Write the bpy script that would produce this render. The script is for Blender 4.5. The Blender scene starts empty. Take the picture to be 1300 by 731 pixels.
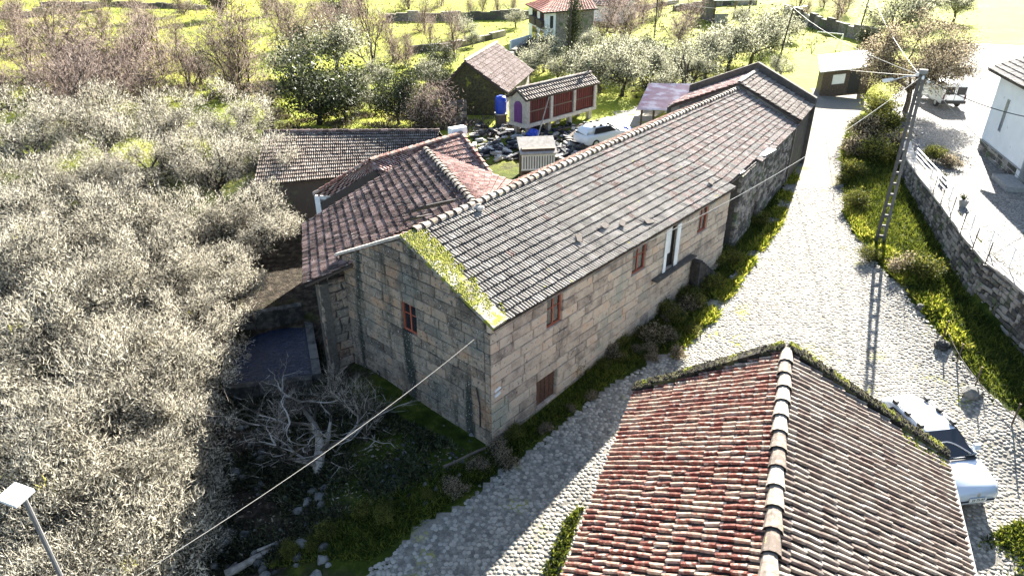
import bpy, math, random
import numpy as np
from mathutils import Vector, Matrix
random.seed(7); rng = np.random.default_rng(7)
S = bpy.context.scene
COL = S.collection
# ---------------------------------------------------------------- camera, sky, sun, exposure
F_PX, PITCH, CAM_H = 880.0, math.radians(28), 17.0
cam_d = bpy.data.cameras.new('camera'); cam = bpy.data.objects.new('camera', cam_d); COL.objects.link(cam)
cam_d.sensor_width = 36; cam_d.lens = F_PX/1300*36; cam_d.clip_end = 2000; cam_d.clip_start = .1
cam.location = (0, 0, CAM_H); cam.rotation_euler = (math.pi/2-PITCH, 0, 0)
S.camera = cam
SUN_EL = math.radians(26.5); SUN_H = Vector((.43, .90, 0)).normalized()
w = bpy.data.worlds.new('World'); S.world = w; w.use_nodes = True
nt = w.node_tree; bg = nt.nodes['Background']; sky = nt.nodes.new('ShaderNodeTexSky')
sky.sky_type = 'NISHITA'; sky.sun_disc = False; sky.sun_elevation = SUN_EL; sky.sun_rotation = math.atan2(SUN_H.x, SUN_H.y)
nt.links.new(sky.outputs[0], bg.inputs[0]); bg.inputs[1].default_value = .05
sl = bpy.data.lights.new('sun', 'SUN'); sl.energy = 5; sl.angle = math.radians(.5); sl.color = (1, .95, .86)
so = bpy.data.objects.new('sun', sl); COL.objects.link(so); so.location = (40, 80, 60)
to_sun = Vector((SUN_H.x*math.cos(SUN_EL), SUN_H.y*math.cos(SUN_EL), math.sin(SUN_EL)))
so.rotation_euler = (-to_sun).to_track_quat('-Z', 'Y').to_euler()
S.view_settings.view_transform = 'Standard'; S.view_settings.look = 'None'
S.view_settings.exposure = 2.85; S.view_settings.gamma = 1

# ---------------------------------------------------------------- helpers
def V(*a): return np.array(a, float)
def at(px, py, z):
    """point at height z seen at a pixel of the 1300x731 photograph"""
    x = (px-650)/F_PX; y = (365.5-py)/F_PX; c, s = math.cos(PITCH), math.sin(PITCH)
    d = V(x, c+y*s, -s+y*c); return V(0, 0, CAM_H)+(z-CAM_H)/d[2]*d
def unit(v): v = np.asarray(v, float); return v/np.linalg.norm(v)
WALL_PX = [(1085, 85), (1125, 135), (1146, 180), (1152, 203), (1168, 226), (1199, 266), (1224, 302), (1250, 333), (1276, 352), (1302, 374), (1420, 470)]
TER = 3.1
WALL = np.array([at(px, py, TER)[:2] for px, py in WALL_PX])
def wall_dist(x, y):
    x = np.asarray(x, float); y = np.asarray(y, float)
    best = np.full(x.shape, 1e9); sgn = np.ones(x.shape)
    for a, b in zip(WALL[:-1], WALL[1:]):
        d = b-a; L2 = d@d
        t = np.clip(((x-a[0])*d[0]+(y-a[1])*d[1])/L2, 0, 1)
        qx, qy = x-(a[0]+t*d[0]), y-(a[1]+t*d[1]); dist = np.hypot(qx, qy)
        s = np.where(d[0]*(y-a[1])-d[1]*(x-a[0]) > 0, 1, -1)
        m = dist < best-1e-9; best = np.where(m, dist, best); sgn = np.where(m, s, sgn)
    return best*sgn
def sst(a, b, x): t = np.clip((x-a)/(b-a), 0, 1); return t*t*(3-2*t)
def gz(x, y):
    x = np.asarray(x, float); y = np.asarray(y, float)
    b = np.interp(y, [0, 12, 20, 30, 45, 60, 90, 130, 200, 420], [-1.5, -.8, 0, .55, 1.25, 1.6, 1.7, 2.4, 4.5, 16])
    b = b-1.1*sst(-5.5, -10, x)*sst(48, 34, y)-.5*sst(-2, -8, x)*sst(24, 16, y)
    b = b-.75*sst(1.7, .9, np.hypot((x+10.9)/2.3, (y-26.4)/3.0))
    d = wall_dist(x, y)
    b = b+.65*sst(-5, -1, d)*sst(70, 50, y)
    t = sst(.1, .45, d)*sst(105, 70, y)
    return b*(1-t)+TER*t
def G(px, py):
    z = 1.0
    for _ in range(40):
        p = at(px, py, z); z = .5*z+.5*float(gz(p[0], p[1]))
    return at(px, py, z)
def tag(o, label=None, cat=None, group=None, kind=None):
    for k, v in (('label', label), ('category', cat), ('group', group), ('kind', kind)):
        if v: o[k] = v
    return o
def empty(name, loc, label, cat, group=None, rz=0):
    o = bpy.data.objects.new(name, None); COL.objects.link(o); o.location = loc; o.rotation_euler = (0, 0, rz)
    o.empty_display_size = .3
    return tag(o, label, cat, group)
def wloc(o):
    p = V(0, 0, 0)
    while o is not None: p = p+np.array(o.location); o = o.parent
    return p
class MB:
    def __init__(self): self.v = []; self.f = []
    def add(self, verts, faces):
        n = len(self.v); self.v.extend([tuple(p) for p in verts]); self.f.extend([tuple(i+n for i in f) for f in faces])
    def box(self, c, sx, sy, sz, rz=0, U=None):
        c = np.asarray(c, float); ca, sa = math.cos(rz), math.sin(rz)
        X = V(ca, sa, 0)*sx/2; Y = V(-sa, ca, 0)*sy/2; Z = V(0, 0, sz/2)
        if U is not None: X, Y, Z = U[0]*sx/2, U[1]*sy/2, U[2]*sz/2
        vs = [c+a*X+b*Y+d*Z for d in (-1, 1) for a, b in ((-1, -1), (1, -1), (1, 1), (-1, 1))]
        self.add(vs, [(0, 3, 2, 1), (4, 5, 6, 7), (0, 1, 5, 4), (1, 2, 6, 5), (2, 3, 7, 6), (3, 0, 4, 7)])
    def beam(self, a, b, wd, ht, up=(0, 0, 1)):
        a = np.asarray(a, float); b = np.asarray(b, float); d = unit(b-a); s = np.cross(d, up)
        s = unit(s) if np.linalg.norm(s) > 1e-6 else V(1, 0, 0); u = np.cross(s, d)
        self.box((a+b)/2, np.linalg.norm(b-a), wd, ht, U=(d, s, u))
    def tube(self, pts, rad, n=6, cap=True):
        pts = [np.asarray(p, float) for p in pts]; k = len(pts)
        rad = [rad]*k if np.isscalar(rad) else rad; vs = []
        prev = None
        for i, p in enumerate(pts):
            d = unit(pts[min(i+1, k-1)]-pts[max(i-1, 0)])
            r = np.cross(d, (0, 0, 1)) if prev is None else prev-d*(prev@d)
            if np.linalg.norm(r) < 1e-4: r = np.cross(d, (1, 0, 0))
            r = unit(r); prev = r; q = np.cross(d, r)
            vs += [p+rad[i]*(math.cos(2*math.pi*j/n)*r+math.sin(2*math.pi*j/n)*q) for j in range(n)]
        fs = [(i*n+j, i*n+(j+1) % n, (i+1)*n+(j+1) % n, (i+1)*n+j) for i in range(k-1) for j in range(n)]
        if cap: fs += [tuple(range(n-1, -1, -1)), tuple(range((k-1)*n, k*n))]
        self.add(vs, fs)
    def prism(self, poly, off):
        """polygon (3D loop) extruded by vector off"""
        poly = [np.asarray(p, float) for p in poly]; n = len(poly); off = np.asarray(off, float)
        nn = sum(np.cross(poly[i]-poly[0], poly[(i+1) % n]-poly[0]) for i in range(n))
        if nn@off > 0: poly = poly[::-1]
        self.add(poly+[p+off for p in poly], [tuple(range(n)), tuple(range(2*n-1, n-1, -1))]+[(i, i+n, (i+1) % n+n, (i+1) % n) for i in range(n)])
    def ball(self, c, r, n=8, m=5, sz=1.0, jit=0.0):
        c = np.asarray(c, float); vs = []
        r = V(r, r, r*sz) if np.isscalar(r) else np.asarray(r, float)
        for i in range(1, m):
            for j in range(n):
                th = math.pi*i/m; ph = 2*math.pi*(j+.5*(i % 2))/n
                vs.append(c+r*V(math.sin(th)*math.cos(ph), math.sin(th)*math.sin(ph), math.cos(th))*(1+jit*(random.random()-.5)))
        vs += [c+V(0, 0, r[2]), c-V(0, 0, r[2])]; t, b = len(vs)-2, len(vs)-1
        fs = [(i*n+j, (i+1)*n+j, (i+1)*n+(j+1) % n, i*n+(j+1) % n) for i in range(m-2) for j in range(n)]
        fs += [(t, j, (j+1) % n) for j in range(n)]+[(b, (m-2)*n+(j+1) % n, (m-2)*n+j) for j in range(n)]
        self.add(vs, fs)
    def build(self, name, mat, parent=None, smooth=False, local=False):
        me = bpy.data.meshes.new(name)
        v = np.array(self.v, float).reshape(-1, 3)
        if parent is not None and not local: v = v-wloc(parent)
        origin = None
        if parent is None and not local:
            origin = V(v[:, 0].mean(), v[:, 1].mean(), v[:, 2].min()); v = v-origin
        me.from_pydata(v.tolist(), [], self.f); me.update()
        if smooth: me.polygons.foreach_set('use_smooth', [True]*len(me.polygons))
        return link(name, me, mat, parent, origin)
def link(name, me, mat, parent=None, loc=None):
    if mat is not None and not me.materials: me.materials.append(mat)
    o = bpy.data.objects.new(name, me); COL.objects.link(o)
    if parent is not None: o.parent = parent
    if loc is not None: o.location = loc
    return o
def np_mesh(name, v, f):
    v = np.ascontiguousarray(v, np.float32); f = np.ascontiguousarray(f, np.int32); k = f.shape[1]
    me = bpy.data.meshes.new(name); me.vertices.add(len(v)); me.vertices.foreach_set('co', v.ravel())
    me.loops.add(f.size); me.loops.foreach_set('vertex_index', f.ravel())
    me.polygons.add(len(f)); me.polygons.foreach_set('loop_start', np.arange(0, f.size, k, dtype=np.int32))
    me.update(calc_edges=True); me.validate(); return me
def copy_tree(o, parent=None):
    c = o.copy(); COL.objects.link(c)
    if parent is not None: c.parent = parent
    for ch in list(o.children): copy_tree(ch, c)
    return c
def emit(pieces, name, mat, parent, limit=300, bulk=None):
    """pieces = [(verts, faces[, material index per face])]: the nearest to the camera become parts of their own, the rest one stuff part"""
    key = [float(np.linalg.norm(np.mean(p[0], axis=0)-V(0, 0, CAM_H))) for p in pieces]
    vis = sorted(range(len(pieces)), key=lambda i: key[i]); base = wloc(parent)
    def fin(me, idx):
        me.materials.append(mat)
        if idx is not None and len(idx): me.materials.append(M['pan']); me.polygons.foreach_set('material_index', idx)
    for i in vis[:limit]:
        v = np.asarray(pieces[i][0], float); c = v.mean(axis=0)
        me = bpy.data.meshes.new(name); me.from_pydata((v-c).tolist(), [], pieces[i][1]); fin(me, pieces[i][2] if len(pieces[i]) > 2 else None); me.update()
        link(name, me, mat, parent, c-base)
    if len(vis) > limit:
        m = MB(); idx = []
        for i in vis[limit:]:
            m.add(*pieces[i][:2])
            if len(pieces[i]) > 2: idx += list(pieces[i][2])
        o = m.build(bulk or name+'_field', mat, parent); tag(o, kind='stuff')
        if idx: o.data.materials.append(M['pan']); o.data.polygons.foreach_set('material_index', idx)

# ---------------------------------------------------------------- materials
def pmat(name, cols, scale=3.0, rough=.85, rnd=.3, bump=0, bscale=20, trans=0, metal=0, pos=None, detail=4, spec=.3, blot=None, stretch=None):
    """colour ramp over noise, varied per piece; blot=(colour, scale, low, high) adds shaped stains (lichen, moss)"""
    m = bpy.data.materials.new(name); m.use_nodes = True; N = m.node_tree.nodes; L = m.node_tree.links
    b = N['Principled BSDF']; b.inputs['Roughness'].default_value = rough; b.inputs['Metallic'].default_value = metal
    b.inputs['Specular IOR Level'].default_value = spec
    g = N.new('ShaderNodeNewGeometry'); src = g.outputs['Position']
    if stretch:
        mp = N.new('ShaderNodeMapping'); mp.inputs['Scale'].default_value = stretch; L.new(src, mp.inputs[0]); src = mp.outputs[0]
    no = N.new('ShaderNodeTexNoise'); no.inputs['Scale'].default_value = scale; no.inputs['Detail'].default_value = detail; no.inputs['Roughness'].default_value = .65
    L.new(src, no.inputs['Vector'])
    oi = N.new('ShaderNodeObjectInfo'); ad = N.new('ShaderNodeMath'); ad.operation = 'ADD'; fr = N.new('ShaderNodeMath'); fr.operation = 'FRACT'
    L.new(g.outputs['Random Per Island'], ad.inputs[0]); L.new(oi.outputs['Random'], ad.inputs[1]); L.new(ad.outputs[0], fr.inputs[0])
    # ramp position = noise + (rand-.5)*rnd
    mm = N.new('ShaderNodeMath'); mm.operation = 'MULTIPLY_ADD'; L.new(fr.outputs[0], mm.inputs[0]); mm.inputs[1].default_value = rnd; mm.inputs[2].default_value = -rnd/2
    a2 = N.new('ShaderNodeMath'); a2.operation = 'ADD'; L.new(no.outputs[0], a2.inputs[0]); L.new(mm.outputs[0], a2.inputs[1])
    cr = N.new('ShaderNodeValToRGB'); L.new(a2.outputs[0], cr.inputs[0])
    if pos is None: pos = [.28+.44*i/max(1, len(cols)-1) for i in range(len(cols))]
    while len(cr.color_ramp.elements) < len(cols): cr.color_ramp.elements.new(.5)
    for e, c, p in zip(cr.color_ramp.elements, cols, pos): e.position = p; e.color = (*c, 1)
    out = cr.outputs[0]
    if blot:
        for bl in (blot if isinstance(blot, list) else [blot]):
            n2 = N.new('ShaderNodeTexNoise'); n2.inputs['Scale'].default_value = bl[1]; n2.inputs['Detail'].default_value = 5; L.new(g.outputs['Position'], n2.inputs['Vector'])
            if len(bl) > 4:
                mp2 = N.new('ShaderNodeMapping'); mp2.inputs['Scale'].default_value = bl[4]; L.new(g.outputs['Position'], mp2.inputs[0]); L.new(mp2.outputs[0], n2.inputs['Vector'])
            mr = N.new('ShaderNodeMapRange'); mr.inputs[1].default_value = bl[2]; mr.inputs[2].default_value = bl[3]; L.new(n2.outputs[0], mr.inputs[0])
            mx = N.new('ShaderNodeMix'); mx.data_type = 'RGBA'; L.new(mr.outputs[0], mx.inputs[0]); L.new(out, mx.inputs[6]); mx.inputs[7].default_value = (*bl[0], 1)
            out = mx.outputs[2]
    L.new(out, b.inputs['Base Color'])
    if bump:
        n3 = N.new('ShaderNodeTexNoise'); n3.inputs['Scale'].default_value = bscale; n3.inputs['Detail'].default_value = 5; L.new(g.outputs['Position'], n3.inputs['Vector'])
        bp = N.new('ShaderNodeBump'); bp.inputs['Strength'].default_value = bump; bp.inputs['Distance'].default_value = .05
        L.new(n3.outputs[0], bp.inputs['Height']); L.new(bp.outputs[0], b.inputs['Normal'])
    if trans:
        tr = N.new('ShaderNodeBsdfTranslucent'); L.new(out, tr.inputs[0]); ms = N.new('ShaderNodeMixShader'); ms.inputs[0].default_value = trans
        L.new(b.outputs[0], ms.inputs[1]); L.new(tr.outputs[0], ms.inputs[2]); L.new(ms.outputs[0], N['Material Output'].inputs[0])
    return m
def plain(name, c, rough=.6, metal=0, spec=.5, var=.06):
    c2 = tuple(max(0, x*(1-var*3)) for x in c); return pmat(name, [c2, c], 6, rough, .2, metal=metal, spec=spec)
M = {}
M['granite_bounce_lit'] = pmat('granite_bounce_lit', [(.21, .165, .13), (.43, .335, .255), (.55, .445, .34), (.54, .355, .235)], 1.8, .9, .4, .7, 30, pos=[.2, .42, .6, .82],
                    blot=[((.34, .32, .25), .5, .58, .68), ((.08, .075, .065), 7, .6, .74), ((.46, .45, .42), 11, .62, .7)])  # warm granite, lightened to carry light bounced up from the road
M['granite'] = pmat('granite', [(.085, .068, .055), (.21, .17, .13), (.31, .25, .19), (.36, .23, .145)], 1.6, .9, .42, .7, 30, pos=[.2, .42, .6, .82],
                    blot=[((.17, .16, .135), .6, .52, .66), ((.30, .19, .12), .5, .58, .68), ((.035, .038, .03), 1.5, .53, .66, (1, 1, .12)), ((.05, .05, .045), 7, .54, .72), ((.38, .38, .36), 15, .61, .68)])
M['mortar'] = pmat('mortar', [(.05, .045, .04), (.11, .10, .085)], 8, .95, 0, .5, 30)
M['dark_stone'] = pmat('dark_stone', [(.02, .018, .016), (.05, .045, .04), (.09, .08, .07)], 4, .95, .4, .6, 20)
M['rubble'] = pmat('rubble', [(.08, .07, .06), (.19, .165, .14), (.32, .28, .24)], 4, .9, .8, .8, 25, blot=((.10, .13, .06), 1.2, .55, .68))
M['tile_grey'] = pmat('tile_grey', [(.11, .098, .086), (.205, .187, .167), (.31, .288, .262)], 1.5, .85, .16, .4, 60, pos=[.25, .48, .72],
                      blot=[((.42, .41, .38), 14, .63, .72), ((.07, .06, .055), 3, .56, .72), ((.33, .30, .08), 2.2, .69, .74)])
M['tile_faded'] = pmat('tile_faded', [(.13, .085, .07), (.205, .14, .12), (.28, .22, .20)], 1.2, .85, .5, .5, 60, blot=((.46, .44, .41), 12, .58, .67))
M['tile_pink'] = pmat('tile_pink', [(.22, .13, .11), (.40, .22, .185), (.48, .34, .30)], 1.2, .85, .6, .5, 60, blot=((.46, .43, .40), 9, .55, .66))
M['tile_red'] = pmat('tile_red', [(.11, .035, .028), (.22, .075, .052), (.33, .22, .165), (.44, .37, .29)], 9, .85, .3, .5, 60, pos=[.2, .42, .56, .76],
                     blot=[((.46, .42, .35), 7, .55, .66), ((.08, .06, .05), 5, .62, .74)])
M['tile_bright'] = pmat('tile_bright', [(.26, .08, .055), (.42, .14, .10), (.46, .2, .15)], 1.2, .85, .4)
M['tile_brown'] = pmat('tile_brown', [(.06, .038, .032), (.14, .085, .07), (.24, .165, .145)], 1.2, .85, .6, .5, 60, blot=((.30, .28, .26), 8, .58, .7))
M['tile_pale'] = pmat('tile_pale', [(.13, .09, .075), (.25, .205, .17), (.34, .30, .26)], 3.0, .85, .25, .5, 60)
M['ridge'] = pmat('ridge_clay', [(.11, .085, .068), (.22, .18, .145), (.31, .275, .23)], 7, .85, .5, .5, 40, blot=((.35, .32, .10), 5, .62, .72))
M['pan'] = pmat('shaded_channel', [(.012, .010, .008), (.03, .025, .02), (.06, .05, .04)], 5, .95, .5)  # shade between ribs and below tile ends, put into the colour
M['deck'] = plain('deck_wood', (.06, .045, .035), .9)
M['moss'] = pmat('moss', [(.07, .085, .012), (.18, .19, .02), (.28, .27, .05)], 5, 1, .7, trans=.15)
M['moss_dark'] = pmat('moss_dark', [(.015, .013, .010), (.04, .034, .024), (.08, .075, .03)], 6, 1, .6, .6, 20, blot=((.22, .22, .03), 2.2, .62, .72))
M['redwood'] = pmat('redwood_paint', [(.24, .06, .035), (.36, .10, .055)], 12, .6, .3)
M['oldwood'] = pmat('old_wood', [(.06, .045, .035), (.16, .12, .09)], 8, .85, .5, .4, 30)
M['brownwood'] = pmat('brown_door_wood', [(.07, .035, .022), (.17, .085, .055)], 9, .75, .4)
M['glass'] = plain('window_glass', (.02, .022, .026), .08, 0, .6)
M['white'] = pmat('white_paint', [(.62, .62, .6), (.8, .8, .78)], 2, .7, .1, .1, 40)
M['whitewash'] = pmat('whitewash', [(.70, .71, .70), (.82, .82, .81)], .8, .8, 0, .15, 20, blot=((.5, .5, .48), 2.5, .68, .8))
M['coping'] = pmat('lichen_coping', [(.10, .09, .07), (.24, .22, .17), (.42, .40, .34)], 7, .95, .3, .5, 30, blot=((.22, .23, .03), 3, .48, .58))
M['concrete'] = pmat('concrete', [(.2, .2, .19), (.34, .33, .31)], 6, .85, .3, .4, 30)
M['palestone'] = pmat('pale_stone', [(.30, .27, .23), (.5, .46, .41)], 4, .9, .4, .5, 30)
M['metal'] = plain('galvanised_metal', (.5, .5, .5), .4, .7)
M['whitemetal'] = plain('white_metal', (.75, .75, .74), .4)
M['black'] = plain('black_rubber', (.02, .02, .02), .7)
M['cable'] = plain('cable_sheath', (.26, .25, .22), .6)
M['poleconcrete'] = pmat('weathered_pole', [(.07, .065, .06), (.15, .14, .13)], 6, .85, .3)
M['cable_dark'] = plain('dark_cable', (.03, .03, .03), .6)
M['carpaint'] = plain('car_paint', (.56, .61, .67), .32, .2, .6, .01)
M['vanpaint'] = plain('van_paint', (.78, .78, .77), .3, 0, .5, .01)
M['plate'] = plain('plate_white', (.8, .8, .74), .5)
M['blue'] = plain('blue_plastic', (.01, .05, .42), .4)
M['purple'] = plain('purple_paint', (.13, .035, .17), .6)
M['darkred'] = pmat('dark_red_paint', [(.05, .007, .007), (.11, .014, .014)], 10, .6, .4)
M['cobble'] = pmat('cobble', [(.13, .122, .107), (.265, .248, .213), (.36, .335, .285)], 5, .85, .5, .3, 60, blot=((.30, .28, .06), .5, .63, .72))
M['road'] = pmat('road_joint', [(.13, .12, .10), (.25, .23, .195)], 9, .95, 0, .5, 50, blot=((.24, .24, .04), .55, .6, .7))
M['twig'] = pmat('pale_twig', [(.018, .017, .012), (.055, .05, .036), (.38, .35, .27), (.68, .63, .51)], .6, .8, 1.4, trans=.42, pos=[.2, .46, .57, .9], blot=((.6, .55, .10), .9, .71, .76))
M['olive_leaf'] = pmat('olive_leaf', [(.02, .022, .012), (.10, .10, .06), (.30, .30, .21), (.46, .45, .33)], .5, .7, 1.3, trans=.45, pos=[.18, .42, .58, .88])
M['brown_leaf'] = pmat('brown_leaf', [(.03, .022, .014), (.12, .095, .06), (.40, .34, .23)], .4, .8, 1.3, trans=.45)
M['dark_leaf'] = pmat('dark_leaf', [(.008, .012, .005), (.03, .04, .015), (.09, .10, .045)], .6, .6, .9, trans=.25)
M['green_leaf'] = pmat('green_leaf', [(.02, .03, .006), (.07, .085, .015), (.22, .21, .04)], .7, .7, 1.0, trans=.35)
M['pink_twig'] = pmat('brown_twig', [(.03, .02, .017), (.15, .10, .085), (.46, .36, .31)], .5, .8, 1.2, trans=.3)
M['bark'] = pmat('bark', [(.03, .024, .018), (.09, .075, .06)], 5, .95, .3, .6, 20)
M['palebark'] = pmat('pale_bark', [(.16, .14, .115), (.45, .41, .36)], 2.5, .9, .4, .5, 30)
M['dry'] = pmat('dry_brush', [(.04, .035, .02), (.12, .10, .06), (.30, .26, .15)], .6, .9, 1.0, trans=.2)
M['sun_grass'] = pmat('sunlit_grass', [(.07, .10, .008), (.22, .25, .02), (.36, .34, .06)], .9, .8, .9, trans=.45)  # brighter copy of the grass, sunlight on the road edges put into its colour
M['figbark'] = pmat('fig_bark', [(.04, .033, .025), (.14, .115, .09), (.36, .32, .27)], 1.6, .9, .6, pos=[.3, .52, .75])
M['grass'] = pmat('grass_blade', [(.02, .034, .004), (.06, .085, .008), (.17, .185, .025)], .6, .7, .8, trans=.4)
M['rock'] = pmat('rock', [(.03, .03, .028), (.10, .098, .09), (.19, .185, .17)], 3, .9, .5, .6, 15)
M['litter'] = pmat('litter', [(.05, .04, .03), (.14, .10, .07), (.3, .24, .17)], 3, .9, .9)

# ground: grass and bare earth, mixed by the per-vertex amount of earth
def ground_mat():
    m = bpy.data.materials.new('ground'); m.use_nodes = True; N = m.node_tree.nodes; L = m.node_tree.links; b = N['Principled BSDF']
    b.inputs['Roughness'].default_value = .95; b.inputs['Specular IOR Level'].default_value = .1
    g = N.new('ShaderNodeNewGeometry'); P = g.outputs['Position']
    def noise(s, d=5):
        n = N.new('ShaderNodeTexNoise'); n.inputs['Scale'].default_value = s; n.inputs['Detail'].default_value = d; n.inputs['Roughness'].default_value = .65; L.new(P, n.inputs['Vector']); return n.outputs[0]
    def ramp(src, st):
        r = N.new('ShaderNodeValToRGB'); L.new(src, r.inputs[0])
        while len(r.color_ramp.elements) < len(st): r.color_ramp.elements.new(.5)
        for e, (p, c) in zip(r.color_ramp.elements, st): e.position = p; e.color = (*c, 1)
        return r.outputs[0]
    def mix(f, a, c):
        x = N.new('ShaderNodeMix'); x.data_type = 'RGBA'; L.new(f, x.inputs[0]); L.new(a, x.inputs[6]); L.new(c, x.inputs[7]); return x.outputs[2]
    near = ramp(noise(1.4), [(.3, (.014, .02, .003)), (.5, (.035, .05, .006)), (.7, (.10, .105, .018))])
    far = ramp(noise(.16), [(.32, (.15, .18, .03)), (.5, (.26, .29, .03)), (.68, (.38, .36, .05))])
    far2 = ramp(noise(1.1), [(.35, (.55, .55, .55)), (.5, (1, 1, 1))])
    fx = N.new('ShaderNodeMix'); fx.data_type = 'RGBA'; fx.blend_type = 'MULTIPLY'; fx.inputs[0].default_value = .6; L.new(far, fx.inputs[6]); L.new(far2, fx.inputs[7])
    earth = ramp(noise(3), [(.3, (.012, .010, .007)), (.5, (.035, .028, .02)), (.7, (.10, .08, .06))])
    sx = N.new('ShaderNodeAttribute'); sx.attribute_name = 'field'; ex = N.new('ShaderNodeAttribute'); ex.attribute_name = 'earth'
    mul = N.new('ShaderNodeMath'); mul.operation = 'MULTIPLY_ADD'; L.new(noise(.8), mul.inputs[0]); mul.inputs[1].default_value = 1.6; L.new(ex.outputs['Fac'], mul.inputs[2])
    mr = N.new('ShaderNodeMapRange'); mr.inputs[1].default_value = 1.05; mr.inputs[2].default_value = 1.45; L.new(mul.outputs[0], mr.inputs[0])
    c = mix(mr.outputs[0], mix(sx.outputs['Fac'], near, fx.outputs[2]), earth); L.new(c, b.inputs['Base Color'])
    bp = N.new('ShaderNodeBump'); bp.inputs['Strength'].default_value = .8; bp.inputs['Distance'].default_value = .12; L.new(noise(7), bp.inputs['Height']); L.new(bp.outputs[0], b.inputs['Normal'])
    return m
M['ground'] = ground_mat()
def paving_mat():
    m = bpy.data.materials.new('paving'); m.use_nodes = True; N = m.node_tree.nodes; L = m.node_tree.links; b = N['Principled BSDF']; b.inputs['Roughness'].default_value = .9
    g = N.new('ShaderNodeNewGeometry'); vo = N.new('ShaderNodeTexVoronoi'); vo.inputs['Scale'].default_value = 5.5; L.new(g.outputs['Position'], vo.inputs['Vector'])
    ve = N.new('ShaderNodeTexVoronoi'); ve.feature = 'DISTANCE_TO_EDGE'; ve.inputs['Scale'].default_value = 5.5; L.new(g.outputs['Position'], ve.inputs['Vector'])
    sep = N.new('ShaderNodeSeparateColor'); L.new(vo.outputs['Color'], sep.inputs[0])
    cr = N.new('ShaderNodeValToRGB'); L.new(sep.outputs[0], cr.inputs[0]); cr.color_ramp.elements[0].color = (.17, .165, .155, 1); cr.color_ramp.elements[1].color = (.30, .285, .26, 1)
    e = N.new('ShaderNodeMapRange'); e.inputs[1].default_value = .02; e.inputs[2].default_value = .12; L.new(ve.outputs['Distance'], e.inputs[0])
    mx = N.new('ShaderNodeMix'); mx.data_type = 'RGBA'; L.new(e.outputs[0], mx.inputs[0]); mx.inputs[6].default_value = (.10, .09, .07, 1); L.new(cr.outputs[0], mx.inputs[7]); L.new(mx.outputs[2], b.inputs['Base Color'])
    bp = N.new('ShaderNodeBump'); bp.inputs['Distance'].default_value = .05; L.new(e.outputs[0], bp.inputs['Height']); L.new(bp.outputs[0], b.inputs['Normal'])
    return m
M['paving'] = paving_mat()
def water_mat():
    m = bpy.data.materials.new('water'); m.use_nodes = True; N = m.node_tree.nodes; L = m.node_tree.links; b = N['Principled BSDF']
    b.inputs['Base Color'].default_value = (.004, .013, .040, 1); b.inputs['Roughness'].default_value = .06; b.inputs['Specular IOR Level'].default_value = .5
    n = N.new('ShaderNodeTexNoise'); n.inputs['Scale'].default_value = 3.5; n.inputs['Detail'].default_value = 4
    g = N.new('ShaderNodeNewGeometry'); mp = N.new('ShaderNodeMapping'); mp.inputs['Scale'].default_value = (1.0, 3.2, 1); L.new(g.outputs['Position'], mp.inputs[0]); L.new(mp.outputs[0], n.inputs['Vector'])
    bp = N.new('ShaderNodeBump'); bp.inputs['Strength'].default_value = 1; bp.inputs['Distance'].default_value = .12; L.new(n.outputs[0], bp.inputs['Height']); L.new(bp.outputs[0], b.inputs['Normal'])
    return m
M['water'] = water_mat()

# ---------------------------------------------------------------- ground, road, terrace
def in_poly(x, y, poly):
    r = np.zeros(x.shape, bool); n = len(poly)
    for i in range(n):
        (x1, y1), (x2, y2) = poly[i], poly[(i+1) % n]
        if y1 == y2: continue
        c = ((y1 > y) != (y2 > y)) & (x < (x2-x1)*(y-y1)/(y2-y1)+x1); r ^= c
    return r
xs = np.unique(np.concatenate([np.linspace(-260, -34, 46), np.arange(-34, 46, .5), np.linspace(46, 300, 50)]))
ys = np.unique(np.concatenate([np.arange(3, 62, .5), np.linspace(62, 130, 60), np.linspace(130, 480, 60)]))
X, Y = np.meshgrid(xs, ys); Z = gz(X, Y)
# small unevenness away from the road
Z = Z+.10*np.sin(X*1.3+2*np.sin(Y*.7))*np.sin(Y*1.1+X*.4)*sst(2, 6, np.hypot(X+14, (Y-18)*.8) < 12)
idx = np.arange(X.size).reshape(X.shape)
faces = np.stack([idx[:-1, :-1].ravel(), idx[:-1, 1:].ravel(), idx[1:, 1:].ravel(), idx[1:, :-1].ravel()], 1)
gme = np_mesh('ground', np.stack([X.ravel(), Y.ravel(), Z.ravel()], 1), faces)
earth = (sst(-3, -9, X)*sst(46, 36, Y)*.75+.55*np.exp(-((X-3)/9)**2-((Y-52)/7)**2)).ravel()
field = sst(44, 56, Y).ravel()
for nm, arr in (('earth', earth), ('field', field)):
    a = gme.attributes.new(nm, 'FLOAT', 'POINT'); a.data.foreach_set('value', np.ascontiguousarray(arr, np.float32))
gme.polygons.foreach_set('use_smooth', [True]*len(gme.polygons))
ground = tag(link('ground', gme, M['ground']), kind='structure')

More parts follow.
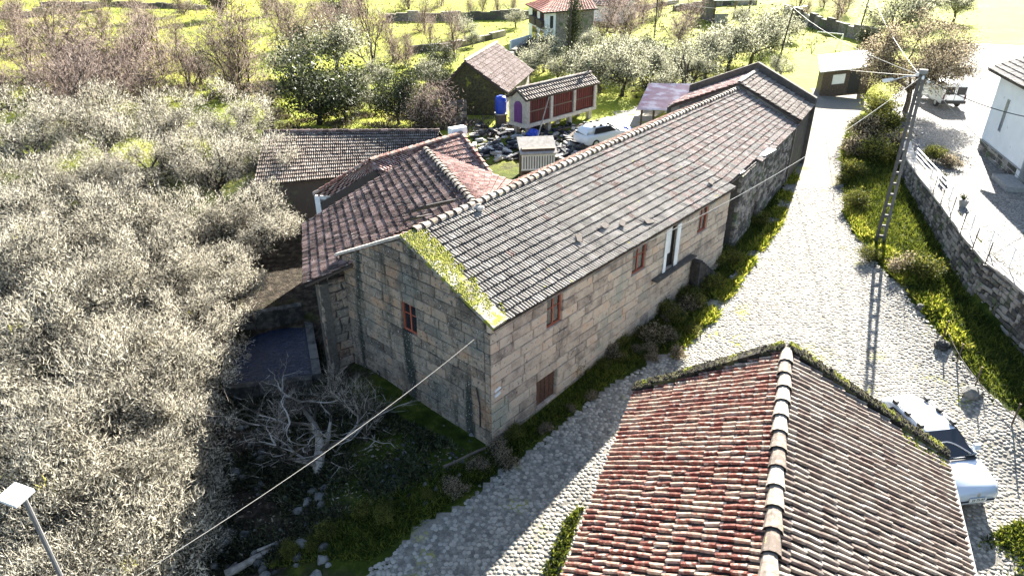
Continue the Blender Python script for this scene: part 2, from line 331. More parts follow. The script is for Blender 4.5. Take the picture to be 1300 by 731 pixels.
ROAD_L = [(425, 760), (470, 722), (560, 660), (660, 585), (745, 512), (800, 476), (862, 443), (900, 388), (940, 335), (975, 285), (1000, 235), (1014, 180), (1026, 121), (1034, 112)]
ROAD_R = [(1300, 760), (1330, 600), (1290, 532), (1245, 490), (1205, 440), (1150, 375), (1092, 312), (1072, 270), (1066, 200), (1080, 160), (1108, 122), (1092, 112)]
rl = [G(*p)[:2] for p in ROAD_L]; rr = [G(*p)[:2] for p in ROAD_R]
rl[0] = V(-5, 8.0); rr[0] = V(16, 8.0); rl.insert(0, V(-7, 4)); rr.insert(0, V(16, 4))
road_poly = [tuple(p) for p in rl]+[tuple(p) for p in rr[::-1]]
def sheet(name, poly, step, mat, dz, jag=.25, zf=gz):
    """paving laid over the ground: grid cells inside an outline, ragged at the edge"""
    p = np.array(poly); gx = np.arange(p[:, 0].min()-1, p[:, 0].max()+1, step); gy = np.arange(p[:, 1].min()-1, p[:, 1].max()+1, step)
    A, B = np.meshgrid(gx, gy); cx = (A[:-1, :-1]+step/2); cy = (B[:-1, :-1]+step/2)
    j = jag*np.sin(cx*2.1+1.7*np.sin(cy*1.3)); k = jag*np.cos(cy*1.9+cx)
    ins = in_poly(cx+j, cy+k, poly); id_ = np.arange(A.size).reshape(A.shape)
    f = np.stack([id_[:-1, :-1][ins], id_[:-1, 1:][ins], id_[1:, 1:][ins], id_[1:, :-1][ins]], 1)
    used = np.unique(f); mp = np.zeros(A.size, int); mp[used] = np.arange(len(used))
    x, y = A.ravel()[used], B.ravel()[used]
    me = np_mesh(name, np.stack([x, y, zf(x, y)+dz], 1), mp[f]); me.polygons.foreach_set('use_smooth', [True]*len(me.polygons))
    return tag(link(name, me, mat), kind='structure')
road = sheet('road', road_poly, .25, M['road'], .03)
def cobbles(poly, sp, ymax, parent):
    p = np.array(poly); gx = np.arange(p[:, 0].min(), p[:, 0].max(), sp); gy = np.arange(p[:, 1].min(), min(ymax, p[:, 1].max()), sp*.92)
    A, B = np.meshgrid(gx, gy); A = A+(np.arange(len(gy)) % 2)[:, None]*sp/2
    x = (A+rng.normal(0, sp*.16, A.shape)).ravel(); y = (B+rng.normal(0, sp*.16, A.shape)).ravel()
    k = in_poly(x, y, poly) & (rng.random(x.shape) > .05); x, y = x[k], y[k]; n = len(x); z = gz(x, y)+.03
    ang = np.arange(6)*math.pi/3; R = sp*(.50+.14*rng.random((n, 6))); th = ang+rng.random((n, 1))*1.0
    h = .004+.012*rng.random((n, 1)); ox, oy = R*np.cos(th), R*np.sin(th)
    tilt = rng.normal(0, .035, (n, 2))
    low = np.stack([x[:, None]+ox, y[:, None]+oy, np.repeat(z[:, None], 6, 1)-.01], 2)
    zt = z[:, None]+h+.72*(ox*tilt[:, :1]+oy*tilt[:, 1:])
    top = np.stack([x[:, None]+.86*ox, y[:, None]+.86*oy, zt], 2)
    vs = np.concatenate([low, top], 1).reshape(-1, 3); b = np.arange(n)[:, None]*12
    q = np.concatenate([np.concatenate([b+i, b+(i+1) % 6, b+6+(i+1) % 6, b+6+i], 1) for i in range(6)]+[np.concatenate([b+6, b+7, b+8, b+9], 1), np.concatenate([b+6, b+9, b+10, b+11], 1)])
    return tag(link('cobble', np_mesh('cobble', vs, q), M['cobble'], parent), kind='stuff')
cobbles(road_poly, .155, 44, road)
# upper terrace and the paved way behind it
ter_pts = [tuple(q) for q in WALL[1:]]
tdir = [(.0, 0)]
ter_poly = [(x+.35, y+.12) for x, y in ter_pts]+[(80, 18), (110, 80), (62, 100), (44, 78)]
terrace = sheet('terrace', ter_poly, .5, M['paving'], .03, .1)

# ---------------------------------------------------------------- walls of laid stone and roofs of tiles
def clip_convex(poly, clip):
    """Sutherland-Hodgman, clip counter-clockwise"""
    out = list(poly)
    for i in range(len(clip)):
        a, b = clip[i], clip[(i+1) % len(clip)]; inp = out; out = []
        if not inp: break
        side = lambda p: (b[0]-a[0])*(p[1]-a[1])-(b[1]-a[1])*(p[0]-a[0])
        for j in range(len(inp)):
            p, q = inp[j], inp[(j+1) % len(inp)]; sp_, sq = side(p), side(q)
            if sp_ >= 0: out.append(p)
            if (sp_ >= 0) != (sq >= 0):
                t = sp_/(sp_-sq); out.append((p[0]+t*(q[0]-p[0]), p[1]+t*(q[1]-p[1])))
    return out
def stone_piece(poly, O, U, W, N, proud, joint=.014, bev=.03, rough=.012):
    """dressed stone: 2D outline in the wall plane -> bevelled block"""
    p = np.array(poly); c = p.mean(axis=0); n = len(p)
    d = p-c; L = np.linalg.norm(d, axis=1, keepdims=True)+1e-6
    def inset(k): return c+d*np.maximum(.2, (1-k/ (np.abs(d)+1e-3)).clip(.2, 1))
    o = inset(joint); i = inset(joint+bev)
    def w3(q, h): return [O+U*a+W*b+N*(h+random.uniform(-rough, rough)) for a, b in q]
    vs = [O+U*a+W*b-N*.17 for a, b in o]+w3(o, proud-bev*.8)+w3(i, proud)
    fs = [(k, (k+1) % n, n+(k+1) % n, n+k) for k in range(n)]+[(n+k, n+(k+1) % n, 2*n+(k+1) % n, 2*n+k) for k in range(n)]+[tuple(range(2*n, 3*n))]
    return (vs, fs)
def laid(O, U, N, clip, openings, course, lens, zlo, zhi, proud=.03, jit=0.0, joint=.014, bev=.03):
    W = V(0, 0, 1); U = unit(U); N = unit(N); out = []
    umin = min(p[0] for p in clip); umax = max(p[0] for p in clip); k = 0; z = zlo
    flip = np.cross(U, W)@N < 0
    while z < zhi-1e-4:
        z1 = z+course; spans = [(umin, umax)]
        for (a, b, c, d) in openings:
            if c < z1-.05 and d > z+.05:
                spans = [s for (p, q) in spans for s in ((p, min(q, a)), (max(p, b), q)) if s[1]-s[0] > .05]
        for (p, q) in spans:
            u = p
            while u < q-1e-4:
                ln = random.uniform(*lens)
                if u == p and k % 2: ln *= .6
                u2 = u+ln
                if q-u2 < lens[0]*.6: u2 = q
                r = [(u, z), (u2, z), (u2, z1), (u, z1)]
                if jit: r = [(a+random.uniform(-jit, jit), b+random.uniform(-jit, jit)) for a, b in r]
                c = clip_convex(r, clip)
                if len(c) >= 3:
                    ar = abs(sum(c[i][0]*c[(i+1) % len(c)][1]-c[(i+1) % len(c)][0]*c[i][1] for i in range(len(c))))/2
                    if ar > .012:
                        pc = stone_piece(c, O, U, W, N, proud+random.uniform(-.012, .012), joint, bev)
                        if flip: pc = (pc[0], [f[::-1] for f in pc[1]])
                        out.append(pc)
                u = u2
        z = z1; k += 1
    return out
PROF_M = [(0, .0), (.05, .05), (.14, .06), (.29, .055), (.33, .012), (.5, .0), (.55, .05), (.64, .06), (.79, .055), (.83, .012), (1, .0)]   # two ribs a tile
PROF_R = [(0, .0), (.04, .07), (.18, .095), (.40, .09), (.46, .01), (1, .0)]                           # one high roll a tile
PROF_S = [(0, .0), (.08, .06), (.45, .055), (.55, .012), (1, .0)]
def roof_tiles(A0, A1, B0, B1, tw=.235, tl=.40, prof=PROF_M, stagger=True, lift=.06, skip=None, jit=.008, sag=0.0):
    """A = upper edge start/end, B = lower edge start/end; returns tile pieces"""
    A0, A1, B0, B1 = [np.asarray(p, float) for p in (A0, A1, B0, B1)]
    wa = max(np.linalg.norm(A1-A0), np.linalg.norm(B1-B0)); ha = max(np.linalg.norm(B0-A0), np.linalg.norm(B1-A1))
    nc = max(2, round(wa/tw)); nr = max(2, round(ha/tl))
    def S_(u, v): return (A0*(1-u)+A1*u)*(1-v)+(B0*(1-u)+B1*u)*v-V(0, 0, sag*4*u*(1-u)*(1-v*.3))
    nrm = unit(np.cross((A1-A0)+(B1-B0), (B0-A0)+(B1-A1))); flip = nrm[2] < 0
    if flip: nrm = -nrm
    out = []; k = len(prof)
    for j in range(nr):
        off = .5 if (stagger and j % 2) else 0
        for i in range(-1 if off else 0, nc):
            u0, u1 = (i+off)/nc, (i+off+1)/nc
            if skip and skip((u0+u1)/2, (j+.5)/nr): continue
            v0, v1 = max(0, (j-.12)/nr), (j+1)/nr; vs = []
            h = random.uniform(-jit, jit); sk = random.uniform(-.25, .25)*jit/ tl*.5
            for (pu, ph) in prof:
                u = min(1, max(0, u0+(u1-u0)*pu))
                vs += [S_(u, v0)+nrm*(ph*.8+.004), S_(min(1, max(0, u+sk)), v1+random.uniform(-.004, .004))+nrm*(ph+lift+h), S_(u, v1)+nrm*(.006)]
            fs = []; mi = []; hm = max(p_[1] for p_ in prof)
            for q in range(k-1):
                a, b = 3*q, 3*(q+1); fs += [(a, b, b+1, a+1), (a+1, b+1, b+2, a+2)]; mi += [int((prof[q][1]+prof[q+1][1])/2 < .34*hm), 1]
            if not flip: fs = [f[::-1] for f in fs]
            out.append((vs, fs, mi))
    return out
def ridge_pieces(P0, P1, size=.13, ln=.42, up=V(0, 0, 1), sag=0.0):
    P0 = np.asarray(P0, float); P1 = np.asarray(P1, float); L = np.linalg.norm(P1-P0); n = max(1, round(L/ln)); d = (P1-P0)/L
    s = unit(np.cross(d, up)); u = np.cross(s, d); out = []
    for i in range(n):
        a = P0+d*L*i/n-V(0, 0, sag*4*(i/n)*(1-i/n)); b = P0+d*L*(i+1.12)/n-V(0, 0, sag*4*(i/n)*(1-i/n)); vs = []; r0, r1 = size*.78, size*1.16; o = random.uniform(-.015, .015)
        for (c, r) in ((a, r0), (b, r1)):
            for q in range(6):
                t = math.pi*q/5; vs.append(c+s*(r*1.25*math.cos(t)+o)+u*(r*math.sin(t)+.02))
        vs += [b+s*(r1*.9*1.25*math.cos(math.pi*q/5)+o)+u*(r1*.8*math.sin(math.pi*q/5)) for q in range(6)]
        fs = [(q, q+1, q+7, q+6) for q in range(5)]+[(q+6, q+7, q+13, q+12) for q in range(5)]+[(0, 6, 11, 5)]
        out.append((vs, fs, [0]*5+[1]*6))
    return out
def slab(parent, A0, A1, B0, B1, mat, name='roof_deck', th=.10, drop=.02):
    A0, A1, B0, B1 = [np.asarray(p, float) for p in (A0, A1, B0, B1)]
    n = unit(np.cross(A1-A0, B0-A0)); n = n if n[2] > 0 else -n; m = MB()
    # two triangles per side so that twisted slopes stay closed
    top = [A0-n*drop, A1-n*drop, B1-n*drop, B0-n*drop]; bot = [p-n*th for p in top]
    m.add(top+bot, [(0, 1, 2), (0, 2, 3), (6, 5, 4), (7, 6, 4)]+[(i, i+4, (i+1) % 4+4, (i+1) % 4) for i in range(4)])
    return m.build(name, mat, parent)
def lumps(pts, r, mat, name, parent, flat=.5):
    pts = np.array(pts); n = len(pts); R = r*(.5+rng.random((n, 1))); a = np.arange(5)*2*math.pi/5+rng.random((n, 1))*6
    ring = np.stack([pts[:, :1]+R*np.cos(a), pts[:, 1:2]+R*np.sin(a), np.repeat(pts[:, 2:3], 5, 1)-.02], 2)
    top = pts+np.concatenate([np.zeros((n, 2)), R*flat*2], 1)
    vs = np.concatenate([ring, top[:, None, :]], 1).reshape(-1, 3)-(wloc(parent) if parent is not None else 0); b = np.arange(n)[:, None]*6
    f = np.concatenate([np.concatenate([b+i, b+(i+1) % 5, b+5], 1) for i in range(5)])
    o = link(name, np_mesh(name, vs, f), mat, parent); return tag(o, kind='stuff')
def hit(px, py, P, N):
    x = (px-650)/F_PX; y = (365.5-py)/F_PX; c, s = math.cos(PITCH), math.sin(PITCH); d = V(x, c+y*s, -s+y*c); o = V(0, 0, CAM_H)
    return o+d*(((np.asarray(P)-o)@N)/(d@N))
def window(parent, O, U, N, u0, u1, z0, z1, mats=('redwood', 'glass'), sill=True, depth=.15, bars=1, name='window', label=None):
    W = V(0, 0, 1); m = MB(); t = .07
    def bx(mb, ua, ub, za, zb, d0, d1): mb.box(O+U*(ua+ub)/2+W*(za+zb)/2+N*(d0+d1)/2, ub-ua, abs(d1-d0), zb-za, U=(U, N, W))
    d = -depth
    for a, b, c, e in ((u0, u0+t, z0, z1), (u1-t, u1, z0, z1), (u0+t, u1-t, z0, z0+t), (u0+t, u1-t, z1-t, z1)): bx(m, a, b, c, e, d, d+.07)
    f = m.build(name, M[mats[0]], parent)
    if label: f['label'] = label
    iw = (u1-u0-2*t)
    for k in range(bars+1):
        a = u0+t+iw*k/(bars+1); b = u0+t+iw*(k+1)/(bars+1)
        g = MB(); bx(g, a+.02, b-.02, z0+t, z1-t, d+.015, d+.03); g.build('pane', M[mats[1]], f)
        if k: s = MB(); bx(s, a-.03, a+.03, z0+t, z1-t, d+.002, d+.06); s.build('mullion', M[mats[0]], f)
    s = MB(); bx(s, u0+t, u1-t, (z0+z1)/2+.12, (z0+z1)/2+.15, d+.004, d+.05); s.build('glazing_bar', M[mats[0]], f)
    return f

# ---------------------------------------------------------------- the long stone farmhouse
EZ, RZ = 5.18, 7.1
A = at(622, 413, EZ); B = at(434, 324, EZ); Fp = at(929, 236, EZ); Gp = at(1011, 158, EZ)
A[2] = B[2] = Fp[2] = Gp[2] = EZ
R0 = at(511, 301, RZ); R1 = at(937, 113, RZ)
house = empty('stone_farmhouse', (float(A[0]), float(A[1]), 0), 'long two storey granite farmhouse with a weathered grey tile roof beside the cobbled road', 'house')
ue = unit(Fp-A); ne = V(ue[1], -ue[0], 0)            # road wall: along and outward
ug = unit(A-B); ng = V(ug[1], -ug[0], 0)              # gable wall: from left to right, outward to the viewer
Lw = np.linalg.norm(Fp-A); Lg = np.linalg.norm(A-B)
u2 = unit(Gp-Fp); n2 = V(u2[1], -u2[0], 0); L2 = np.linalg.norm(Gp-Fp)
INS = .0
# gable
GZ0 = -1.4
apex_u = float((R0-B)[:2]@ug[:2])
m = MB(); O = np.array([B[0], B[1], 0.])
core = .16
m.prism([O-ng*core+V(0, 0, GZ0), O+ug*Lg-ng*core+V(0, 0, GZ0), O+ug*Lg-ng*core+V(0, 0, EZ-.05), O+ug*apex_u-ng*core+V(0, 0, RZ-.12), O-ng*core+V(0, 0, EZ-.05)], -ng*.4)
gw = m.build('gable_wall', M['mortar'], house)
wc = hit(519, 401, O, ng); wu = float((wc-O)[:2]@ug[:2]); CH = .415
wz0 = GZ0+CH*round((wc[2]-.62-GZ0)/CH); wz1 = wz0+3*CH
gwin = (wu-.42, wu+.42, wz0, wz1)
stones = laid(O, ug, ng, [(0, GZ0), (Lg-.28, GZ0), (Lg-.28, EZ-.02), (apex_u, RZ-.06), (0, EZ)], [gwin], CH, (.55, 1.15), GZ0, RZ)
window(house, O, ug, ng, *gwin)
# quoins at the road corner
for k in range(int((EZ-GZ0)/CH)):
    z = GZ0+k*CH; a = .28; pc = [(Lg-a, z), (Lg, z), (Lg, z+CH), (Lg-a, z+CH)]
    stones.append(stone_piece(pc, O, ug, V(0, 0, 1), ng, .03))
# road wall, dressed part
O2 = np.array([A[0], A[1], 0.]); m = MB()
m.prism([O2-ne*core-ue*.0+ue*.06+V(0, 0, GZ0), O2-ne*core+ue*Lw+V(0, 0, GZ0), O2-ne*core+ue*Lw+V(0, 0, EZ-.03), O2-ne*core+ue*.06+V(0, 0, EZ-.03)], -ne*.4)
fw = m.build('road_wall', M['mortar'], house)
def on_wall(px, py, O, u, n): p = hit(px, py, O, n); return float((p-O)[:2]@u[:2]), float(p[2])
def snap(z, base=GZ0): return base+CH*round((z-base)/CH)
ops = []; wins = []
for (x0, x1, y0, y1) in ((694, 714, 374, 414), (803, 821, 306, 342), (887, 900, 258, 288)):
    ua, _ = on_wall(x0, (y0+y1)/2+4, O2, ue, ne); ub, _ = on_wall(x1, (y0+y1)/2-6, O2, ue, ne); _, zc = on_wall((x0+x1)/2, (y0+y1)/2, O2, ue, ne)
    z1 = snap(zc+.55); z1 = min(z1, snap(EZ-.25)); z0 = z1-3*CH
    ops.append((ua, max(ub, ua+.8), z0-0, z1)); wins.append(ops[-1])
du0, _ = on_wall(843, 318, O2, ue, ne); du1, _ = on_wall(864, 300, O2, ue, ne); dz1 = snap(EZ-.3); dz0 = dz1-5*CH
ops.append((du0, du0+1.15, dz0, dz1)); door = ops[-1]
lu0, lz = on_wall(681, 505, O2, ue, ne); lu1, lz2 = on_wall(708, 480, O2, ue, ne); ld = (lu0, lu0+1.25, snap(lz-.45), snap(lz-.45)+3*CH); ops.append(ld)
n_gab = len(stones)
stones += laid(O2, ue, ne, [(0, GZ0), (Lw, GZ0), (Lw, EZ), (0, EZ)], ops, CH, (.6, 1.3), GZ0, EZ+.05)
# dark recesses behind the openings are the wall core itself; window joinery stands in them
for wv in wins: window(house, O2, ue, ne, *wv)
# white door with one leaf standing open, dark opening
m = MB(); Wz = V(0, 0, 1)
def wbox(mb, O, u, n, u0, u1, z0, z1, d0, d1): mb.box(O+u*(u0+u1)/2+Wz*(z0+z1)/2+n*(d0+d1)/2, u1-u0, d1-d0, z1-z0, U=(u, n, Wz))
wbox(m, O2, ue, ne, door[0]+.02, door[1]-.02, door[2], door[3], -.158, -.145); dd = m.build('doorway', M['black'], house)
for k in range(4):
    m = MB(); a = door[0]+.3+.13*k; wbox(m, O2, ue, ne, a, a+.1, door[2]+.7, door[3]-.05, -.14, -.11); m.build('door_board', M['white'], dd)
for a, b in ((door[0]-.05, door[0]+.17), (door[1]-.2, door[1]+.12)):
    m = MB(); wbox(m, O2, ue, ne, a, b, door[2], door[3], .045, .085); m.build('white_shutter', M['white'], house)
m = MB(); wbox(m, O2, ue, ne, ld[0]+.05, ld[1]-.05, ld[2], ld[3], -.158, -.12); lo = m.build('cellar_door', M['brownwood'], house); lo['label'] = 'low brown cellar door at the foot of the wall'
for k in range(4):
    m = MB(); a = ld[0]+.08+.275*k; wbox(m, O2, ue, ne, a, a+.25, ld[2]+.03, ld[3]-.03, -.119, -.10); m.build('board', M['brownwood'], lo)
# rubble end of the wall
O3 = np.array([Fp[0], Fp[1], 0.])+u2*.0; m = MB()
m.prism([O3-n2*core+u2*1.9+V(0, 0, -.5), O3-n2*core+u2*L2+V(0, 0, -.5), O3-n2*core+u2*L2+V(0, 0, EZ-.05), O3-n2*core+u2*1.9+V(0, 0, EZ-.05)], -n2*.4)
m.build('rubble_wall', M['mortar'], house)
m = MB(); m.prism([O3-n2*.5+V(0, 0, -.5), O3-n2*.5+u2*1.9+V(0, 0, -.5), O3-n2*.5+u2*1.9+V(0, 0, EZ-.1), O3-n2*.5+V(0, 0, EZ-.1)], -n2*.1)
m.build('recessed_doorway', M['black'], house)
du, dzz = on_wall(958, 262, O3, u2, n2)
rub = laid(O3, u2, n2, [(1.9, -.4), (L2, -.4), (L2, EZ-.05), (1.9, EZ-.05)], [(du-.45, du+.45, .2, 2.9)], .27, (.22, .62), -.4, EZ, jit=.045, bev=.04, joint=.02)
emit(stones[:n_gab], 'stone_block', M['granite'], house, 170, 'stone_blocks_beyond'); emit(stones[n_gab:], 'stone_block', M['granite_bounce_lit'], house, 130, 'stone_blocks_beyond')
emit(rub, 'rubble_stone', M['rubble'], house, 0, 'rubble_stones')
m = MB(); wbox(m, O3, u2, n2, du-.42, du+.42, .0, 2.8, -.158, -.10); m.build('plank_door', M['oldwood'], house)
# other walls (left side and far end)
m = MB(); Lb = B+unit(R1-R0)*28; m.prism([B+V(0, 0, -EZ-1), B+V(0, 0, -.1), Lb+V(0, 0, -.1), Lb+V(0, 0, -EZ-1)], unit(V(ue[1], -ue[0], 0))*.3)
m.build('back_wall', M['rubble'], house)
# roof, road side: two straight lengths
e0 = A+ne*.22+V(0, 0, -.06)-ue*.0; eF = Fp+ne*.22+V(0, 0, -.06); eG = Gp+n2*.2+V(0, 0, -.06)
tF = Lw/(Lw+L2); RF = R0*(1-tF)+R1*tF
cop = .62                                               # mossy coping takes the first stretch by the gable
dr = unit(R1-R0)
tiles = roof_tiles(R0+dr*cop, RF, e0+ue*cop, eF, tw=.29)
n_near = len(tiles)
tiles += roof_tiles(RF, R1, eF, eG, tw=.29, skip=lambda u, v: v > .9 and u < .34)
def along_house(p): return float((np.mean(p[0], axis=0)-R0)@dr)/np.linalg.norm(R1-R0)
tg, tp_ = [], []
for p in tiles: (tp_ if random.random() < np.clip((along_house(p)-.28)*1.3, .02, .62) else tg).append(p)
emit(tg, 'roof_tile', M['tile_grey'], house, 280, 'roof_tiles_beyond'); emit(tp_, 'reddish_roof_tile', M['tile_faded'], house, 20, 'reddish_roof_tiles_beyond')
slab(house, R0, RF, e0, eF, M['deck']); slab(house, RF, R1, RF*.06+eF*.94, eG, M['deck'])
emit(ridge_pieces(R1+V(0, 0, .03), R0+dr*cop+V(0, 0, .03), .14), 'ridge_tile', M['ridge'], house)
# mossy coping along the near verge, and the thin pale coping of the other verge
def coping(name, P0, P1, along, wd, th, mat, lip, out):
    m = MB(); P0 = np.asarray(P0, float); P1 = np.asarray(P1, float); n = 7
    nn = unit(np.cross(P1-P0, along)); nn = nn if nn[2] > 0 else -nn
    for i in range(n):
        a = P0+(P1-P0)*(i+.01)/n; b = P0+(P1-P0)*(i+.99)/n; h = th+random.uniform(-.01, .015)
        m.prism([a-along*out, b-along*out, b+along*wd, a+along*wd], nn*h)
    return m.build(name, mat, house)
coping('verge_coping', R0+V(0, 0, -.02), e0+V(0, 0, .0), dr, cop+.02, .12, M['coping'], 0, .12)
pts = []
for _ in range(5200):
    t = random.random(); s_ = random.uniform(-.1, cop+.35)
    if random.random() > (1.25 if t < .5 else .75)+.5*math.sin(t*31+s_*9)*math.sin(t*13)-1.3*max(0, s_-cop+.25)-.2*t: continue
    pz = R0*(1-t)+e0*t+dr*s_+V(0, 0, .10); pts.append(pz)
lumps(pts, .045, M['moss'], 'moss', house, .5)
coping('pale_verge_coping', R0+V(0, 0, .0), B-ug*.35+V(0, 0, -.12), dr, .16, .10, M['palestone'], 0, .10)
# left slope of the main roof (seen only along the ridge)
Bl = B-V(ue[1], -ue[0], 0)*.1+V(0, 0, -.1); Ll = Lb-V(ue[1], -ue[0], 0)*.1+V(0, 0, -.1)
tl_ = roof_tiles(R0+dr*.2, R1, Bl+dr*.2, Bl+dr*np.linalg.norm(R1-R0), tw=.25, tl=.42, prof=PROF_S)
emit(tl_, 'roof_tile', M['tile_red'], house, 0, 'back_slope_tiles'); slab(house, R0, R1, Bl, Bl+dr*np.linalg.norm(R1-R0), M['deck'])
# broken eave: pale sheets and slipped tiles
for (px, py, sx, sy, rz) in ((944, 206, .9, .5, .9), (956, 199, .8, .5, 1.1), (972, 193, 1.6, .6, 1.0), (938, 218, .6, .45, .6)):
    p = at(px, py, EZ+.12); m = MB(); m.box((0, 0, 0), sx, sy, .03, U=(ue, ne, V(0, 0, 1)))
    m.v = [tuple(np.array(q)+p+V(0, 0, .02*random.random())) for q in m.v]; s_ = m.build('eave_sheet', M['white'], house); s_['label'] = 'pale loose sheet on the broken eave'
for (px, py, r_) in ((768, 286, .2), (790, 283, .5), (903, 231, .2), (824, 281, -.3), (735, 302, .9)):
    t_ = .0; nr = unit(np.cross(eF-e0, R0-e0)); nr = nr if nr[2] > 0 else -nr; p = hit(px, py, e0+nr*.11, nr)
    m = MB(); ca = unit(ue*math.cos(r_)+np.cross(nr, ue)*math.sin(r_)); m.box(p, .42, .24, .03, U=(ca, np.cross(nr, ca), nr)); m.build('slipped_tile', M['deck'], house)
# landing with steps and rail in front of the white door
lp = O2+ue*((door[0]+door[1])/2)
m = MB(); wbox(m, O2, ue, ne, door[0]-.9, door[1]+1.6, door[2]-.09, door[2]-.02, .0, .34); land = m.build('landing_slab', M['rubble'], house)
for k in range(8):
    m = MB(); z = door[2]-.35-.2*k; y0 = door[1]+1.65+.27*k
    if z > .5: wbox(m, O2, ue, ne, y0, y0+.27, .1, z, .1, .55); m.build('stair_step', M['dark_stone'], house)
# electric bracket with two white insulators and a hanging cable at the corner
p = hit(627, 500, O2, ne); m = MB(); m.beam(p+V(0, 0, .25), p-V(0, 0, .3), .03, .03); br = m.build('wall_bracket', M['black'], house)
for dz in (.12, -.1):
    m = MB(); m.tube([p+ne*.05+V(0, 0, dz), p+ne*.05+ue*.28+V(0, 0, dz+.05)], .045, 8); m.build('insulator', M['white'], br)
p = hit(606, 491, O, ng); q = hit(612, 512, O, ng); r_ = hit(611, 540, O, ng); m = MB(); m.tube([p+ng*.06, q+ng*.12, r_+ng*.06], .03, 5); m.build('wall_cable', M['cable_dark'], house)
p = hit(484, 472, O, ng); q = hit(486, 492, O, ng); m = MB(); m.tube([p-ug*.2+ng*.06, p+ng*.1, q+ng*.06], .03, 5); m.build('hanging_cable', M['cable_dark'], house)

# ---------------------------------------------------------------- the angled wing and the roofs on its left
wing = empty('stone_wing', (-7.5, 28.5, -.8), 'dark brown tiled stone wing angled against the left side of the long farmhouse', 'outbuilding')
T0, T1, T2 = at(524, 290, 6.98), at(607, 265, 7.02), at(540, 190, 7.0)
E0, E1, E2 = at(430, 331, 4.85), at(386, 362, 4.3), at(385, 285, 4.3)
E0 = at(432, 352, 4.2)
dk = roof_tiles(T0, T1, at(432, 324, 5.12), at(430, 346, 4.4), tw=.2, tl=.36)
dk += roof_tiles(T1, T2, E1, E2, tw=.235, tl=.40)
dk += roof_tiles(T1, T1+(T2-T1)*.02, at(432, 336, 4.75), E1, tw=.235, tl=.40)
emit(dk, 'roof_tile', M['tile_brown'], wing, 300, 'roof_tiles_beyond')
slab(wing, T0, T1, at(432, 326, 5.05), at(430, 346, 4.3), M['deck']); slab(wing, T1, T2, E1, E2, M['deck'])
C_, D_ = at(660, 235, 6.2), at(612, 268, 6.9)
emit(roof_tiles(T2, T1, C_, D_, tw=.25), 'roof_tile', M['tile_pink'], wing, 0, 'right_slope_tiles'); slab(wing, T2, T1, C_, D_, M['deck'], th=.4, drop=.3)
emit(ridge_pieces(T2+V(0, 0, .03), T1+V(0, 0, .03), .14), 'ridge_tile', M['ridge'], wing)
felt = plain('bitumen_felt', (.045, .04, .045), .8)
for (px, py, sx, sy, r_) in ((545, 262, 1.5, .8, .5), (568, 257, .9, .6, .2), (528, 277, 1.3, .6, .7)):
    pn = unit(np.cross(T1-T0, at(432, 324, 5.12)-T0)); pn = pn if pn[2] > 0 else -pn; p = hit(px, py, T0+pn*.10, pn); q = unit(T1-T0)
    m = MB(); m.box(p, sx, sy, .02, U=(unit(q*math.cos(r_)+np.cross(pn, q)*math.sin(r_)), np.cross(pn, unit(q*math.cos(r_)+np.cross(pn, q)*math.sin(r_))), pn)); m.build('roofing_felt', felt, wing)
for k in range(4):
    p = at(598+4*k, 262+random.uniform(-2, 3), 7.1); m = MB(); m.ball(p, .14+.05*random.random(), 6, 4, .7, .3); m.build('mortar_lump', M['palestone'], wing)
# walls under it
wa, wb = at(404, 363, 4.1), E2+(T2-E2)*.06; wd = unit(V(wb[0]-wa[0], wb[1]-wa[1], 0))
m = MB(); z0 = -1.6; z1 = 4.15; nw = V(-wd[1], wd[0], 0)
m.prism([V(wa[0], wa[1], z0), V(wb[0], wb[1], z0), V(wb[0], wb[1], z1), V(wa[0], wa[1], z1)], -nw*.35); m.v = [tuple(np.array(q)-nw*.04) for q in m.v]; m.build('side_wall', M['mortar'], wing)
emit(laid(V(wa[0], wa[1], 0), wd, nw, [(0, z0), (float(np.linalg.norm((wb-wa)[:2])), z0), (float(np.linalg.norm((wb-wa)[:2])), z1), (0, z1)], [], .36, (.3, .8), z0, z1, jit=.05, bev=.05, joint=.02), 'side_stone', M['granite'], wing, 40, 'side_stones_beyond')
we = B+V(0, 0, 0)-ng*.4; OW = V(wa[0], wa[1], 0); UW = unit(V(we[0]-wa[0], we[1]-wa[1], 0)); LW = float(np.linalg.norm((we-wa)[:2])); NW = V(UW[1], -UW[0], 0)
m = MB(); m.prism([OW-NW*.06+V(0, 0, z0), OW+UW*LW-NW*.06+V(0, 0, z0), OW+UW*LW-NW*.06+V(0, 0, z1-.1), OW-NW*.06+V(0, 0, z1-.1)], -NW*.3); m.build('end_wall', M['mortar'], wing)
emit(laid(OW, UW, NW, [(0, z0), (LW, z0), (LW, z1), (0, z1)], [], .40, (.35, .8), z0, z1, jit=.05, bev=.05, joint=.02), 'stone_block', M['granite'], wing, 120)

hip = empty('hip_roofed_house', (-3, 38, .9), 'low house under a pink hipped tile roof just behind the dark wing', 'house')
HR, HL = at(585, 171, 6), at(470, 205, 6); FL, FC, FD = at(401, 247, 4), at(636, 240, 4), at(664, 229, 4); BL = at(392, 236, 4)
emit(roof_tiles(HL, HR, FL+(FC-FL)*.0, FC, tw=.25), 'roof_tile', M['tile_pink'], hip, 300, 'roof_tiles_beyond'); slab(hip, HL, HR, FL, FC, M['deck'], th=.6, drop=.5)
BR = HR+(HR-FC)*V(.9, .9, 0)+V(0, 0, -2)+(HR-HL)*.35
emit(roof_tiles(HR, HR+V(.05, .05, 0), FC, BR, tw=.3, prof=PROF_S), 'roof_tile', M['tile_pink'], hip, 0, 'hip_tiles'); slab(hip, HR, HR+V(.02, .02, 0), FC, BR, M['deck'])
BL2 = HL+(HL-FL)*V(.8, .9, 0)+V(0, 0, -2)
